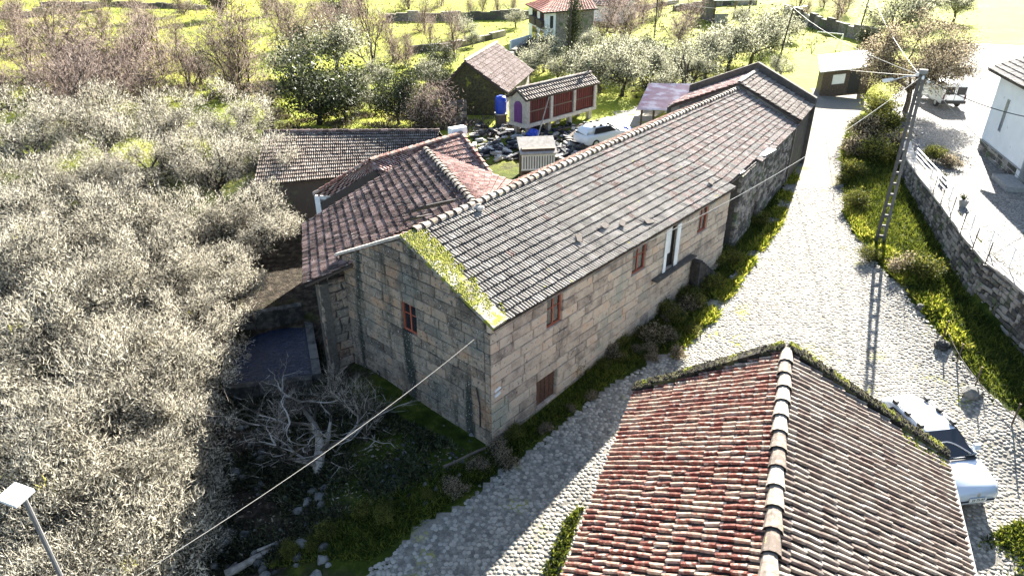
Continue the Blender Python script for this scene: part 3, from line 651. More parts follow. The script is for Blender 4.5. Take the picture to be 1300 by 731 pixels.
emit(roof_tiles(HL, HL+V(.05, .05, 0), FL, BL2, tw=.3, prof=PROF_S), 'roof_tile', M['tile_pink'], hip, 0, 'end_hip_tiles')
emit(roof_tiles(HL, HR, BL2, BR, tw=.3, prof=PROF_S), 'roof_tile', M['tile_pink'], hip, 0, 'rear_tiles'); slab(hip, HL, HR, BL2, BR, M['deck'])
for a, b in ((HL, HR), (HR, FC), (HL, FL)): emit(ridge_pieces(a+V(0, 0, .03), b+V(0, 0, .03), .14), 'ridge_tile', M['tile_red'], hip)
m = MB(); m.box(HR+V(-.2, .25, .1), 1.0, .5, .55, .6); m.build('chimney_stub', M['whitewash'], hip)
def wallq(parent, a, b, z0, z1, th, mat, name='wall'):
    a = V(a[0], a[1], 0); b = V(b[0], b[1], 0); d = unit(b-a); n = V(-d[1], d[0], 0); m = MB()
    m.prism([a+V(0, 0, z0), b+V(0, 0, z0), b+V(0, 0, z1), a+V(0, 0, z1)], n*th); return m.build(name, mat, parent)
wallq(hip, FL+V(.2, .3, 0), FL+V(.2, .3, 0)+(FC-FL)*.97, -1, 3.85, .3, M['rubble']); wallq(hip, FC+V(-.2, .3, 0), BR+V(-.3, -.2, 0), 0, 3.85, .3, M['rubble'])
wallq(hip, BL2+V(.3, -.3, 0), FL+V(.3, .3, 0), -1, 3.85, .3, M['rubble'])
m = MB(); m.box(FL+V(.1, -.05, -1.9), .28, .28, 3.7); m.build('white_post', M['whitewash'], hip)
m = MB(); m.beam(FL+V(.1, -.05, -.15), FL+V(.1, -.05, -.15)+(FC-FL)*.24, .14, .2); m.build('eave_beam', M['white'], hip)
m = MB(); q0, q1 = FL+V(.35, .12, 0), FL+V(.35, .12, 0)+unit(FC-FL)*2.3; m.prism([V(q0[0], q0[1], .4), V(q1[0], q1[1], .4), V(q1[0], q1[1], 3.6), V(q0[0], q0[1], 3.6)], V(0, .1, 0)); m.build('plank_door', M['oldwood'], hip)

shed = empty('long_shed', (-10, 43, .8), 'long low shed with an even grey tiled roof among the trees at the left', 'shed')
SL, SR = at(335, 168, 4.7), at(557, 167, 4.7); BLs, BRs = at(322, 236, 3.0), at(560, 214, 3.0)
emit(roof_tiles(SL, SR, BLs, BRs, tw=.26, tl=.42), 'roof_tile', M['tile_pale'], shed, 0, 'roof_tiles'); slab(shed, SL, SR, BLs, BRs, M['deck'])
emit(roof_tiles(SL, SR, SL+V(0, 4, -1.7), SR+V(0, 4, -1.7), tw=.4, prof=PROF_S), 'roof_tile', M['tile_pale'], shed, 0, 'rear_tiles')
emit(ridge_pieces(SL+V(0, 0, .03), SR+V(0, 0, .03), .13), 'ridge_tile', M['tile_brown'], shed)
wallq(shed, BLs+V(.3, .3, 0), BRs+V(-.3, .3, 0), -.4, 2.95, .3, M['rubble']); wallq(shed, SR+V(-.2, 3.7, 0), BRs+V(-.3, .3, 0), .5, 3.0, .3, M['rubble']); wallq(shed, BLs+V(.3, .3, 0), SL+V(.3, 3.7, 0), -.4, 3.0, .3, M['rubble'])

# ---------------------------------------------------------------- taller roof behind the far end of the farmhouse
far = empty('far_house', (18, 50, 1.2), 'taller pinkish tiled house with a dark raised gable at the far end of the farmhouse', 'house')
fA0, fA1 = R1+dr*.05+V(0, 0, .35), at(961, 88, 7.6); fdir = unit(V(*(fA1-fA0)[:2], 0)); fn = V(fdir[1], -fdir[0], 0); fL = np.linalg.norm((fA1-fA0)[:2])
fA1 = fA0+fdir*fL; wR, wL = 4.25, 4.6
fB0, fB1 = fA0+fn*wR+V(0, 0, -1.95), fA1+fn*wR+V(0, 0, -1.95); fC0, fC1 = fA0-fn*wL+V(0, 0, -2.05), fA1-fn*wL+V(0, 0, -2.05)
emit(roof_tiles(fA0, fA1, fB0, fB1, tw=.26), 'roof_tile', M['tile_pale'], far, 0, 'roof_tiles'); slab(far, fA0, fA1, fB0, fB1, M['deck'], th=.3)
emit(roof_tiles(fA0, fA1, fC0, fC1, tw=.26), 'roof_tile', M['tile_pink'], far, 0, 'left_roof_tiles'); slab(far, fA0, fA1, fC0, fC1, M['deck'], th=.3)
emit(ridge_pieces(fA0+V(0, 0, .03), fA1+V(0, 0, .03)), 'ridge_tile', M['ridge'], far)
m = MB(); m.prism([fB1+fn*.05+V(0, 0, -4.9), fB1+fn*.05+V(0, 0, .55), fA1+V(0, 0, .62), fC1-fn*.1+V(0, 0, .6), fC1-fn*.1+V(0, 0, -4.9)], fdir*.4); m.build('raised_gable', M['dark_stone'], far)
m = MB(); m.prism([fB0-fn*.2+V(0, 0, -4.6), fB0-fn*.2+V(0, 0, -.1), fA0+V(0, 0, -.1), fC0+fn*.2+V(0, 0, -.1), fC0+fn*.2+V(0, 0, -4.6)], fdir*.3); m.build('near_gable', M['rubble'], far)
wallq(far, fB0-fn*.2, fB1-fn*.2, .2, fB0[2]-.05, .3, M['rubble'], 'road_wall'); wallq(far, fC0+fn*.2, fC1+fn*.2, .2, fC0[2]-.05, .3, M['rubble'], 'yard_wall')

# ---------------------------------------------------------------- red tiled house in the foreground
red = empty('red_roofed_house', (6.5, 14, -.9), 'low house with a red and grey two sided tile roof nearest the viewer', 'house')
K0 = at(998, 447, 5.5); kl = at(806, 500, 3.2); kr = at(1200, 585, 3.2)
rd = unit(V(.365, .931, 0)); rn = V(rd[1], -rd[0], 0)
K0 = K0+V(0, 0, 0); KL = K0+rn*float((kl-K0)@rn)+V(0, 0, 3.2-5.5)+rd*float((kl-K0)@rd); KR = K0+rn*float((kr-K0)@rn)+V(0, 0, 3.2-5.5)+rd*float((kr-K0)@rd)
LEN = 11.5
K1, KL1, KR1 = K0-rd*LEN, KL-rd*(LEN-1.0), KR-rd*(LEN-1.2)
emit(roof_tiles(K0, K1, KL, KL1, tw=.215, tl=.385, jit=.012, prof=PROF_R), 'roof_tile', M['tile_red'], red, 300, 'left_roof_tiles')
emit(roof_tiles(K0, K1, KR, KR1, tw=.215, tl=.385, jit=.012, prof=PROF_R), 'grey_roof_tile', M['tile_pale'], red, 300, 'right_roof_tiles')
slab(red, K0, K1, KL, KL1, M['deck']); slab(red, K0, K1, KR, KR1, M['deck'])
emit(ridge_pieces(K0+V(0, 0, .05), K1+V(0, 0, .05), .15, .66), 'ridge_tile', M['ridge'], red)
for (P, name) in ((KL, 'left'), (KR, 'right')):
    n = 7; side = unit(P-K0)
    for i in range(n):
        a = K0+(P-K0)*(i/n); b = K0+(P-K0)*((i+.985)/n); m = MB(); h = .20+random.uniform(-.03, .05); o_ = random.uniform(-.03, .03)
        pr_ = unit(np.cross(P-K0, rd)); pr_ = pr_ if pr_[2] > 0 else -pr_
        m.prism([a-rd*.06+pr_*-.1, b-rd*.06+pr_*-.1, b+rd*(.34+o_)-pr_*.1, a+rd*(.34+o_)-pr_*.1], pr_*(h+.1)); m.build('gable_coping_stone', M['moss_dark'], red)
pts = []; ptd = []
for P in (KL, KR):
    pr_ = unit(np.cross(P-K0, rd)); pr_ = pr_ if pr_[2] > 0 else -pr_
    for _ in range(900):
        t = random.random(); s_ = random.uniform(-.05, .36); q = K0+(P-K0)*t+rd*s_+pr_*.21
        (pts if (math.sin(t*23)+math.sin(t*41+1) > (.3 if P is KR else 1.2) or t < .06) and s_ > .12 else ptd).append(q)
lumps(pts, .05, M['moss'], 'moss', red, .6); lumps(ptd, .05, M['moss_dark'], 'dark_moss', red, .6)
ptm = []
for _ in range(140):
    t = random.uniform(.7, 1); q = K0+(KR-K0)*t-rd*abs(random.gauss(.1, .25))+V(0, 0, .09); ptm.append(q)
lumps(ptm, .05, M['moss'], 'eave_moss', red, .5)
zb = -1.6
m = MB(); g0 = KL+rn*.25; g1 = KR-rn*.25
m.prism([V(g0[0], g0[1], zb), V(g1[0], g1[1], zb), g1+V(0, 0, -.1), K0+V(0, 0, -.12), g0+V(0, 0, -.1)], rd*.3); m.build('gable_wall', M['rubble'], red)
wallq(red, KL+rn*.25, KL1+rn*.25, zb, 3.1, -.3, M['rubble'], 'left_wall'); wallq(red, KR-rn*.25, KR1-rn*.25, zb, 3.1, .3, M['rubble'], 'right_wall')
m = MB(); m.beam(KR+rn*.10+V(0, 0, -.1), KR1+rn*.10+V(0, 0, -.1), .12, .1); m.build('eave_gutter', M['concrete'], red)

# ---------------------------------------------------------------- retaining wall, rails and posts
rw = empty('retaining_wall', (WALL[5][0], WALL[5][1], .8), 'rubble stone retaining wall with a pale coping holding up the terrace on the right', 'wall')
sts = []; core_m = MB(); cop_i = 0
for a, b in zip(WALL[2:-1], WALL[3:]):
    a3, b3 = V(a[0], a[1], 0), V(b[0], b[1], 0); d = unit(b3-a3); L = np.linalg.norm(b3-a3); n = V(d[1], -d[0], 0)
    if n@V(-1, -.5, 0) < 0: n = -n
    core_m.prism([a3-n*.05+V(0, 0, -.5), b3-n*.05+V(0, 0, -.5), b3-n*.05+V(0, 0, TER), a3-n*.05+V(0, 0, TER)], -n*.45)
    zz = 0.3
    if a[1] > 17: sts += laid(a3, d, n, [(0, zz), (L, zz), (L, TER), (0, TER)], [], .24, (.2, .6), zz, TER-.02, proud=.06, jit=.05, bev=.05, joint=.02)
    k = max(1, round(L/1.1))
    for i in range(k):
        m = MB(); p, q = a3+d*(L*i/k+.01), a3+d*(L*(i+1)/k-.01); h = .10+random.uniform(-.02, .03)
        m.prism([p+n*.09+V(0, 0, TER), q+n*.09+V(0, 0, TER), q-n*.5+V(0, 0, TER), p-n*.5+V(0, 0, TER)], V(0, 0, h)); m.build('coping_stone', M['palestone'], rw)
core_m.build('wall_core', M['mortar'], rw); emit(sts, 'rubble_stone', M['rubble'], rw, 240, 'rubble_stones_beyond')
def railing(p0, p1, label, nposts, zs=(.5, .95), name='handrail'):
    p0, p1 = at(*p0, TER+.1), at(*p1, TER+.1); e = empty(name, tuple(p0), label, 'railing', 'railings on the terrace wall')
    for z in zs: m = MB(); m.tube([p0+V(0, 0, z), p1+V(0, 0, z)], .03, 6); m.build('rail', M['whitemetal'], e)
    for k in range(nposts): q = p0+(p1-p0)*k/(nposts-1); m = MB(); m.tube([q, q+V(0, 0, zs[-1])], .028, 6); m.build('post', M['whitemetal'], e)
railing((1160, 207), (1204, 258), 'white double rail along the top of the terrace wall behind the tall utility pole', 3, (.45, .7, .95))
railing((1231, 296), (1310, 366), 'white double rail along the shaded paving in front of the white house', 4)
for k, (px, py, lb) in enumerate(((1184, 246, 'thin dark post on the terrace coping next to the end of the far rail'), (1194, 259, 'thin dark post on the terrace coping with a pot on the ground behind'),
                      (1206, 276, 'thin dark post on the terrace coping midway between the two white rails'), (1219, 296, 'thin dark post on the terrace coping just before the near white rail'), (1234, 317, 'thin dark post on the terrace coping below the start of the near rail'), (1250, 337, 'thin dark post nearest to the viewer on the terrace coping'))):
    p = at(px, py, TER+.08); m = MB(); m.tube([p, p+V(.02, 0, 1.15)], .025, 6); m.box(p+V(0, 0, .02), .12, .12, .04); o = m.build('iron_post', M['black']); tag(o, lb, 'post', 'iron posts on the terrace coping')
for px, py, lb in ((1196, 232, 'round dark pot with a little plant on the terrace beside the far rail'), (1222, 262, 'round dark pot with a little plant on the terrace beside the near rail')):
    p = at(px, py, TER+.05); e = empty('flower_pot', tuple(p), lb, 'flower pot', 'pots on the terrace'); m = MB(); m.tube([p, p+V(0, 0, .1), p+V(0, 0, .38)], [.16, .2, .27], 10); m.build('pot', M['concrete'], e)
    m = MB()
    for i in range(40):
        a = random.random()*6.3; r = random.random()*.3; q = p+V(.1*math.cos(a), .1*math.sin(a), .38); m.add([q, q+V(.05, .02, .05), q+V(r*math.cos(a), r*math.sin(a), .15+.25*random.random())], [(0, 1, 2)])
    m.build('plant', M['dark_leaf'], e)
# low wire fence by the road, with two boulders
for k, (px, py, lb) in enumerate(((1214, 462, 'thin rusty post beside the boulder at the edge of the cobbles'), (1237, 492, 'thin rusty post standing by the nearer boulder'), (1284, 540, 'thin rusty post farthest right at the edge of the cobbles'), (1196, 432, 'thin rusty post at the tip of the grass bank'))):
    p = G(px, py); m = MB(); m.tube([p-V(0, 0, .1), p+V(0, 0, .95)], .03, 6); m.tube([p+V(0, 0, .95), p+V(0, 0, 1.0)], .04, 6); o = m.build('fence_post', M['oldwood']); tag(o, lb, 'post', 'fence posts at the road edge')
for a, b, lb in (((1200, 430), (1236, 490), 'thin dark wire from the bank to the nearer boulder'), ((1237, 492), (1296, 545), 'thin dark wire sagging between the two nearest fence posts')):
    p, q = G(*a)+V(0, 0, .35), G(*b)+V(0, 0, .35); m = MB(); m.tube([p+(q-p)*t-V(0, 0, .5*t*(1-t)) for t in np.linspace(0, 1, 9)], .018, 5); tag(m.build('fence_wire', M['cable_dark']), lb, 'wire')
for px, py, s_, lb in ((1195, 442, .3, 'grey boulder on the cobbles below the grass bank'), (1232, 503, .36, 'grey boulder beside a thin post on the cobbles'), (1168, 392, .2, 'small dark stone at the end of the yellow grass')):
    p = G(px, py); m = MB(); m.ball(p+V(0, 0, s_*.5), s_, 9, 6, .8, .35); tag(m.build('boulder', M['rock']), lb, 'boulder')

# ---------------------------------------------------------------- utility poles, lamps, cables
pb = G(1117, 306)
pole = empty('utility_pole', tuple(pb), 'tall concrete ladder pole with a lamp arm on the grass bank by the road', 'utility pole')
lean = V(-.10, .05, 0); PT = 9.1; sd = V(.94, -.33, 0)
for s_ in (-1, 1):
    m = MB(); p0, p1 = pb+sd*s_*.19-V(0, 0, .4), pb+lean+sd*s_*.085+V(0, 0, PT); m.beam(p0, p1, .11, .15); m.build('leg', M['poleconcrete'], pole)
for k in range(15):
    t = (k+.5)/15; w_ = .19*(1-t)+.085*t; c = pb+lean*t+V(0, 0, PT*t); m = MB(); m.box(c, 2*w_, .12, .12, math.atan2(sd[1], sd[0])); m.build('rung', M['poleconcrete'], pole)
m = MB(); m.box(pb+lean+V(0, 0, PT+.06), .36, .26, .2, -.34); m.build('pole_cap', M['concrete'], pole)
ptop = pb+lean+V(0, 0, PT-.15)
lh = at(1130, 103, 9.4); m = MB(); m.tube([ptop, ptop+(lh-ptop)*.5+V(0, 0, .1), lh], .035, 6); arm = m.build('lamp_arm', M['metal'], pole)
m = MB(); dl = unit(lh-ptop); m.prism([lh-dl*.2+V(0, .1, 0), lh-dl*.2+V(0, -.1, 0), lh+dl*.55+V(0, -.16, 0), lh+dl*.6+V(0, 0, 0), lh+dl*.55+V(0, .16, 0)], V(0, 0, .12)); m.build('lamp_head', M['white'], arm)
for k in range(3):
    m = MB(); c = ptop+sd*(.28)*(k-1)+V(0, -.12, -.15*k); m.tube([c, c+V(0, 0, .09), c+V(0, 0, .18)], [.05, .07, .04], 8); m.build('insulator', M['white'], pole)
for k in range(3):
    m = MB(); a = np.linspace(0, 2*math.pi*.9, 12); c = ptop+V(.35, -.1, -.5-.3*k); m.tube([c+V(.22*math.cos(t), 0, .25*math.sin(t)) for t in a], .018, 5); m.build('cable_coil', M['cable'], pole)
lb_ = V(-8.45, 9.0, float(gz(-8.45, 9.0))); lamp = empty('street_lamp', tuple(lb_), 'concrete pole with a flat white square lamp head in the bottom left corner', 'street lamp')
for s_ in (-1, 1): m = MB(); m.beam(lb_+V(.11*s_, 0, -.3), lb_+V(.06*s_-.05, 0, 7.35), .07, .1); m.build('leg', M['poleconcrete'], lamp)
for k in range(18):
    t = (k+.5)/18; m = MB(); m.box(lb_+V(-.05*t, 0, 7.35*t), .2*(1-t)+.1*t, .08, .08); m.build('rung', M['poleconcrete'], lamp)
lt = lb_+V(-.05, 0, 7.3); lq = at(20, 628, 8.25); m = MB(); m.tube([lt, lt+V(-.02, .02, .3), lq+V(.12, 0, -.02)], .04, 8); la = m.build('lamp_arm', M['metal'], lamp)
m = MB(); d1 = unit(V(-.88, .30, .05)); d2 = unit(V(.30, .90, .1)); up = unit(np.cross(d1, d2)); m.box(lq, .44, .38, .07, U=(d1, d2, up)); lhd = m.build('lamp_head', M['white'], la)
for k in range(2): m = MB(); c = lt+V(.06+.08*k, .0, -.06-.1*k); m.tube([c, c+V(.07, 0, .02)], .045, 8); m.build('insulator', M['white'], lamp)
m = MB(); m.tube([lt+V(.05, -.08, 0), lt+V(.14, -.14, -1.2), lt+V(.16, -.12, -2.5), lb_+V(.16, -.1, .5)], .02, 5); m.build('pole_cable', M['cable'], lamp)
def cable(p, q, sag, label, r=.016, mat='cable', name='overhead_cable'):
    p, q = np.asarray(p, float), np.asarray(q, float); m = MB(); m.tube([p+(q-p)*t-V(0, 0, 4*sag*t*(1-t)) for t in np.linspace(0, 1, 24)], r, 5); return tag(m.build(name, M[mat]), label, 'cable', 'overhead cables')
cable(A+V(-.05, -.05, -.05), lt, .35, 'pale cable from the near corner of the farmhouse to the bottom left lamp', .008)
cable(O2+ue*1.2+ne*.12+V(0, 0, EZ-.12), O2+ue*9.5+ne*.3+V(0, 0, EZ-.1), .12, 'pale cable running just under the farmhouse eave', .014)
cable(O2+ue*9.5+ne*.3+V(0, 0, EZ-.1), ptop, .55, 'pale cable crossing the road from the farmhouse eave to the tall pole', .015)
cable(ptop, at(1044, 84, 3.2), .1, 'pale cable from the tall pole to the small shed by the field', .016)
cable(ptop, at(1310, 150, 9.0), .25, 'dark cable from the tall pole towards the white house', .022, 'cable_dark')
cable(ptop, at(1310, 240, 4.5), .15, 'thin pale cable dropping from the tall pole past the white house door', .014)
def wood_pole(px, py, h, label, r=.11, lean=(0, 0)):
    p = G(px, py); m = MB(); m.tube([p-V(0, 0, .2), p+V(lean[0]*.5, lean[1]*.5, h*.5), p+V(lean[0], lean[1], h)], [r, r*.85, r*.65], 8); o = m.build('wooden_pole', M['bark']); tag(o, label, 'pole', 'wooden poles in the fields'); return p+V(lean[0], lean[1], h)
w1 = wood_pole(722, 88, 9.0, 'slim dark wooden pole in front of the cypress'); w2 = wood_pole(829, 64, 6.2, 'dark wooden pole rising from the pale olive trees')
w3 = wood_pole(985, 92, 6.8, 'dark wooden pole with a small lamp by the yellow field', lean=(.7, 0)); w4 = wood_pole(1088, 50, 6.5, 'leaning dark pole at the back of the yellow field', lean=(.5, 0))
cable(w3, ptop, .5, 'pale cable from the field pole to the tall pole', .02); cable(w3, w2, .6, 'pale cable between the two poles over the olive trees', .02); cable(w4, ptop+V(0, 0, -.1), .6, 'pale cable from the pole at the back of the field to the tall pole', .018)
m = MB(); m.beam(w3, w3+V(.9, -.2, .15), .06, .06); m.box(w3+V(1.1, -.2, .18), .5, .2, .1, -.2); tag(m.build('field_lamp', M['metal']), 'small grey lamp on top of the pole by the yellow field', 'lamp')

# ---------------------------------------------------------------- car and van
def loft(secs, closed=True):
    """secs: list of rings with equal point count"""
    n = len(secs[0]); vs = [p for r in secs for p in r]; fs = []
    for i in range(len(secs)-1):
        for j in range(n): fs.append((i*n+j, i*n+(j+1) % n, (i+1)*n+(j+1) % n, (i+1)*n+j))
    if closed: fs += [tuple(range(n-1, -1, -1)), tuple(range((len(secs)-1)*n, len(secs)*n))]
    return vs, fs
def ring(y, hw, zb, zt, tuck=.06, crown=.03):
    pts = [(-hw+tuck, zb), (-hw, zb+.16), (-hw-.0, zb+(zt-zb)*.6), (-hw+.05, zt-.05), (-hw+.16, zt), (0, zt+crown), (hw-.16, zt), (hw-.05, zt-.05), (hw, zb+(zt-zb)*.6), (hw, zb+.16), (hw-.06+.0, zb)]
    return [(a, y, b) for a, b in pts]
def quad(mb, a, b, c, d, th=.02):
    n = unit(np.cross(np.array(b)-np.array(a), np.array(d)-np.array(a))); mb.prism([a, b, c, d], n*th)
def vehicle(name, label, cat, loc, rz, kind, sc=1.0, white=False):
    e = empty(name, loc, label, cat, None, rz); e.scale = (sc, sc, sc)
    P = M['carpaint'] if kind == 'car' and not white else M['vanpaint']
    m = MB()
    if kind == 'car':   # front is -y
        secs = [ring(-2.08, .58, .30, .60, .05, .01), ring(-2.02, .72, .22, .68), ring(-1.85, .82, .20, .78), ring(-1.3, .85, .20, .90), ring(-.85, .86, .2, .97), ring(.3, .87, .2, .98), ring(1.4, .86, .2, .98), ring(1.85, .82, .25, .95), ring(2.02, .74, .32, .85)]
        m.add(*loft(secs)); b = m.build('body', P, e, True, True)
        m = MB(); m.add(*loft([ring(-.95, .72, .94, .97, .0, .01), ring(-.12, .60, .94, 1.42, .0, .03), ring(.4, .61, .94, 1.47, .0, .03), ring(1.3, .60, .94, 1.44, .0, .03), ring(1.75, .58, .94, 1.30, .0, .03), ring(1.95, .66, .92, .97, .0, .01)])); m.build('roof', P, e, True, True)
        def pane(nm, pts, mat='glass'): mm = MB(); quad(mm, *pts, th=.012); return mm.build(nm, M[mat], e, False, True)
        ws = pane('windscreen', [(-.66, -.93, 1.02), (.66, -.93, 1.02), (.53, -.17, 1.43), (-.53, -.17, 1.43)])
        m = MB(); m.beam((-.68, -1.0, .985), (.68, -1.0, .985), .10, .03); m.build('cowl', M['black'], e, False, True)
        m = MB(); a = [(.55-.9*t, -.90+.38*math.sin(t*2.2), 1.06+.21*math.sin(t*2.2)) for t in np.linspace(0, .9, 8)]; m.tube(a, .025, 5); m.build('wiper', M['metal'], ws, False, True)
        for s in (-1, 1):
            pane('side_window', [(s*.80, -.62, 1.0), (s*.80, 1.45, 1.0), (s*.635, 1.2, 1.36), (s*.63, -.1, 1.36)][::s])
            m = MB(); m.prism([(s*.86, -.7, .98), (s*1.05, -.72, .98), (s*1.05, -.68, 1.14), (s*.88, -.66, 1.14)], (0, .1, 0)); m.build('mirror', P, e, False, True)
            m = MB(); m.prism([(s*.52, -2.03, .56), (s*.80, -1.86, .58), (s*.82, -1.76, .74), (s*.56, -1.93, .70)], (0, -.03, .015)); m.build('headlight', M['metal'], e, False, True)
            for y in (-1.28, 1.28):
                m = MB(); m.tube([(s*.70, y, .31), (s*.88, y, .31)], .31, 18); wh = m.build('wheel', M['black'], e, False, True); m = MB(); m.tube([(s*.85, y, .31), (s*.892, y, .31)], .19, 12); m.build('rim', M['metal'], wh, False, True)
            m = MB(); m.tube([(s*.55, -.0, 1.50), (s*.55, 1.3, 1.50)], .025, 6); rr_ = m.build('roof_rail', M['metal'], e, False, True)
            for y in (.05, .65, 1.25): m = MB(); m.box((s*.55, y, 1.50), .13, .16, .12); m.build('rail_foot', M['black'], rr_, False, True)
        m = MB(); m.add(*loft([[(x, y-.02, z) for x, y, z in ((-.80, -1.84, .26), (-.80, -1.86, .40), (-.55, -2.06, .42), (.55, -2.06, .42), (.80, -1.86, .40), (.80, -1.84, .26))], [(x, y-.09, z) for x, y, z in ((-.78, -1.84, .28), (-.78, -1.84, .38), (-.55, -2.04, .40), (.55, -2.04, .40), (.78, -1.84, .38), (.78, -1.84, .28))]])); m.build('bumper_trim', M['black'], e, False, True)
        m = MB(); m.box((0, -2.125, .47), .54, .02, .12); pl = m.build('number_plate', M['plate'], e, False, True)
        if white: return e
        cu = bpy.data.curves.new('plate_text', 'FONT'); cu.body = '22-75-RF'; cu.size = .115; cu.align_x = 'CENTER'; cu.align_y = 'CENTER'; cu.extrude = .003
        to = bpy.data.objects.new('plate_text', cu); COL.objects.link(to); bpy.context.view_layer.update(); dg = bpy.context.evaluated_depsgraph_get(); me = bpy.data.meshes.new_from_object(to.evaluated_get(dg)); bpy.data.objects.remove(to)
        t_ = link('plate_text', me, M['black'], pl, (0, -2.138, .47)); t_.rotation_euler = (math.pi/2, 0, 0)
        m = MB(); R_ = [(-.055, 0), (0, .085), (.055, 0), (0, -.085)]; r2 = [(a*.5, b*.5) for a, b in R_]
        vs = [(a, -2.11+.10*(z-.0), .635+z) for a, z in R_+r2]+[(a, -2.085+.10*z, .635+z) for a, z in R_+r2]
        m.add(vs, [(i, (i+1) % 4, 4+(i+1) % 4, 4+i) for i in range(4)]+[(i, i+8, (i+1) % 4+8, (i+1) % 4) for i in range(4)]); m.build('badge', M['metal'], e, False, True)
    else:   # rear is -y
        secs = [ring(-2.3, .93, .45, 1.95, .02, .03), ring(-2.2, .97, .42, 2.02, .02, .03), ring(1.2, .97, .42, 2.05, .02, .03), ring(1.7, .95, .4, 1.6, .02, .03), ring(2.4, .85, .42, 1.0, .02, .03)]
        m.add(*loft(secs)); m.build('body', P, e, True, True)
        for s in (-1, 1):
            m = MB(); m.box((s*.46, -2.31, 1.45), .72, .03, .62); m.build('rear_window', M['glass'], e, False, True)
            m = MB(); m.box((s*.86, -2.31, .95), .12, .03, .4); m.build('tail_light', M['darkred'], e, False, True)
            m = MB(); m.box((s*1.12, 1.1, 1.45), .2, .1, .3); m.build('mirror', M['black'], e, False, True)
            for y in (-1.4, 1.5):
                m = MB(); m.tube([(s*.76, y, .34), (s*.96, y, .34)], .34, 16); wh = m.build('wheel', M['black'], e, False, True); m = MB(); m.tube([(s*.93, y, .34), (s*.972, y, .34)], .2, 10); m.build('rim', M['metal'], wh, False, True)
        m = MB(); m.box((0, -2.36, .55), 1.9, .16, .26); m.build('bumper', M['black'], e, False, True)
        m = MB(); m.box((0, -2.312, 1.2), .02, .03, 1.4); m.build('door_seam', M['black'], e, False, True)
    return e
cf = G(1236, 652); ch = unit(V(.15, -.99, 0)); cc = cf-ch*2.0
vehicle('hatchback_car', 'pale silver hatchback parked on the cobbles beside the red roofed house', 'car', (cc[0]-.22, cc[1]+.25, float(gz(cc[0], cc[1]))+.03), math.atan2(ch[0], -ch[1]), 'car', 1.12)
vp = at(1209, 139, TER); vehicle('delivery_van', 'white van seen from behind in the shade of the big tree', 'van', (vp[0], vp[1]+2.3, TER+.04), -.05, 'van')

# ---------------------------------------------------------------- white house on the terrace
wh = empty('white_house', (31.8, 46.3, TER), 'whitewashed house with a stone base and narrow slit window at the right edge', 'house')
c1, c2 = at(1241, 190, TER), at(1290, 232, TER); wdn = unit(c2-c1); wn = V(wdn[1], -wdn[0], 0)
if wn[0] > 0: wn = -wn
c3 = c1+wdn*11.5; WT = 8.1; dep = -wn*8
m = MB(); Lp = np.linalg.norm(c2-c1)
def wp(u, z, d=0): return c1+wdn*u+wn*d+V(0, 0, z-TER)
m.prism([wp(0, TER-.3), wp(Lp, TER-.3), wp(Lp, WT), wp(0, WT)], dep); m.build('wall', M['whitewash'], wh)
m = MB(); m.prism([wp(Lp+1.5, TER-.3), wp(11.5, TER-.3), wp(11.5, WT), wp(Lp+1.5, WT)], dep); m.build('wall', M['whitewash'], wh)
m = MB(); m.prism([wp(Lp, TER-.3, -1), wp(Lp+1.5, TER-.3, -1), wp(Lp+1.5, WT, -1), wp(Lp, WT, -1)], dep*.8); m.build('porch_wall', M['whitewash'], wh)
m = MB(); m.prism([wp(Lp, TER, .02), wp(Lp, TER, -.5), wp(Lp, WT, -.5), wp(Lp, WT, .02)], wdn*.0-wdn*.45); m.build('corner_pilaster', M['white'], wh)
sb = laid(c1+V(0, 0, -TER), wdn, wn, [(0, TER-.1), (Lp-.45, TER-.1), (Lp-.45, TER+.75), (0, TER+.75)], [], .28, (.3, .8), TER-.1, TER+.75, proud=.07, jit=.03)
emit(sb, 'base_stone', M['rubble'], wh, 60)
m = MB(); m.prism([wp(0, TER+.74, .0), wp(Lp, TER+.74, .0), wp(Lp, TER+.82, .0), wp(0, TER+.82, .0)], wn*.06); m.build('base_band', M['concrete'], wh)
p = hit(1275, 147, c1, wn); uu = float((p-c1)@wdn); m = MB(); m.prism([wp(uu-.18, p[2]-1.0, .0), wp(uu+.18, p[2]-1.0, .0), wp(uu+.18, p[2]+1.0, .0), wp(uu-.18, p[2]+1.0, .0)], wn*.05); f = m.build('slit_window', M['concrete'], wh)
m = MB(); m.prism([wp(uu-.12, p[2]-.93, .05), wp(uu+.12, p[2]-.93, .05), wp(uu+.12, p[2]+.93, .05), wp(uu-.12, p[2]+.93, .05)], wn*.01); m.build('pane', plain('grey_glass', (.16, .19, .26), .2), f)
m = MB(); m.prism([wp(Lp+.2, TER, -.98), wp(Lp+1.3, TER, -.98), wp(Lp+1.3, TER+2.2, -.98), wp(Lp+.2, TER+2.2, -.98)], wn*.05); m.build('door', plain('blue_grey_door', (.07, .09, .14), .5), wh)
m = MB(); m.prism([wp(Lp-.5, TER, .1), wp(Lp+2.0, TER, .1), wp(Lp+2.0, TER, 1.2), wp(Lp-.5, TER, 1.2)], V(0, 0, .32)); m.build('door_step', M['concrete'], wh)
ro = wp(-1.0, WT+.15, .55); r1_ = wp(12, WT+.15, .55); t0 = wp(-1.0, WT+2.1, -4.2); t1 = wp(12, WT+2.1, -4.2)
emit(roof_tiles(t0, t1, ro, r1_, tw=.26, prof=PROF_S), 'roof_tile', M['tile_grey'], wh, 0, 'roof_tiles'); slab(wh, t0, t1, ro, r1_, M['deck'])
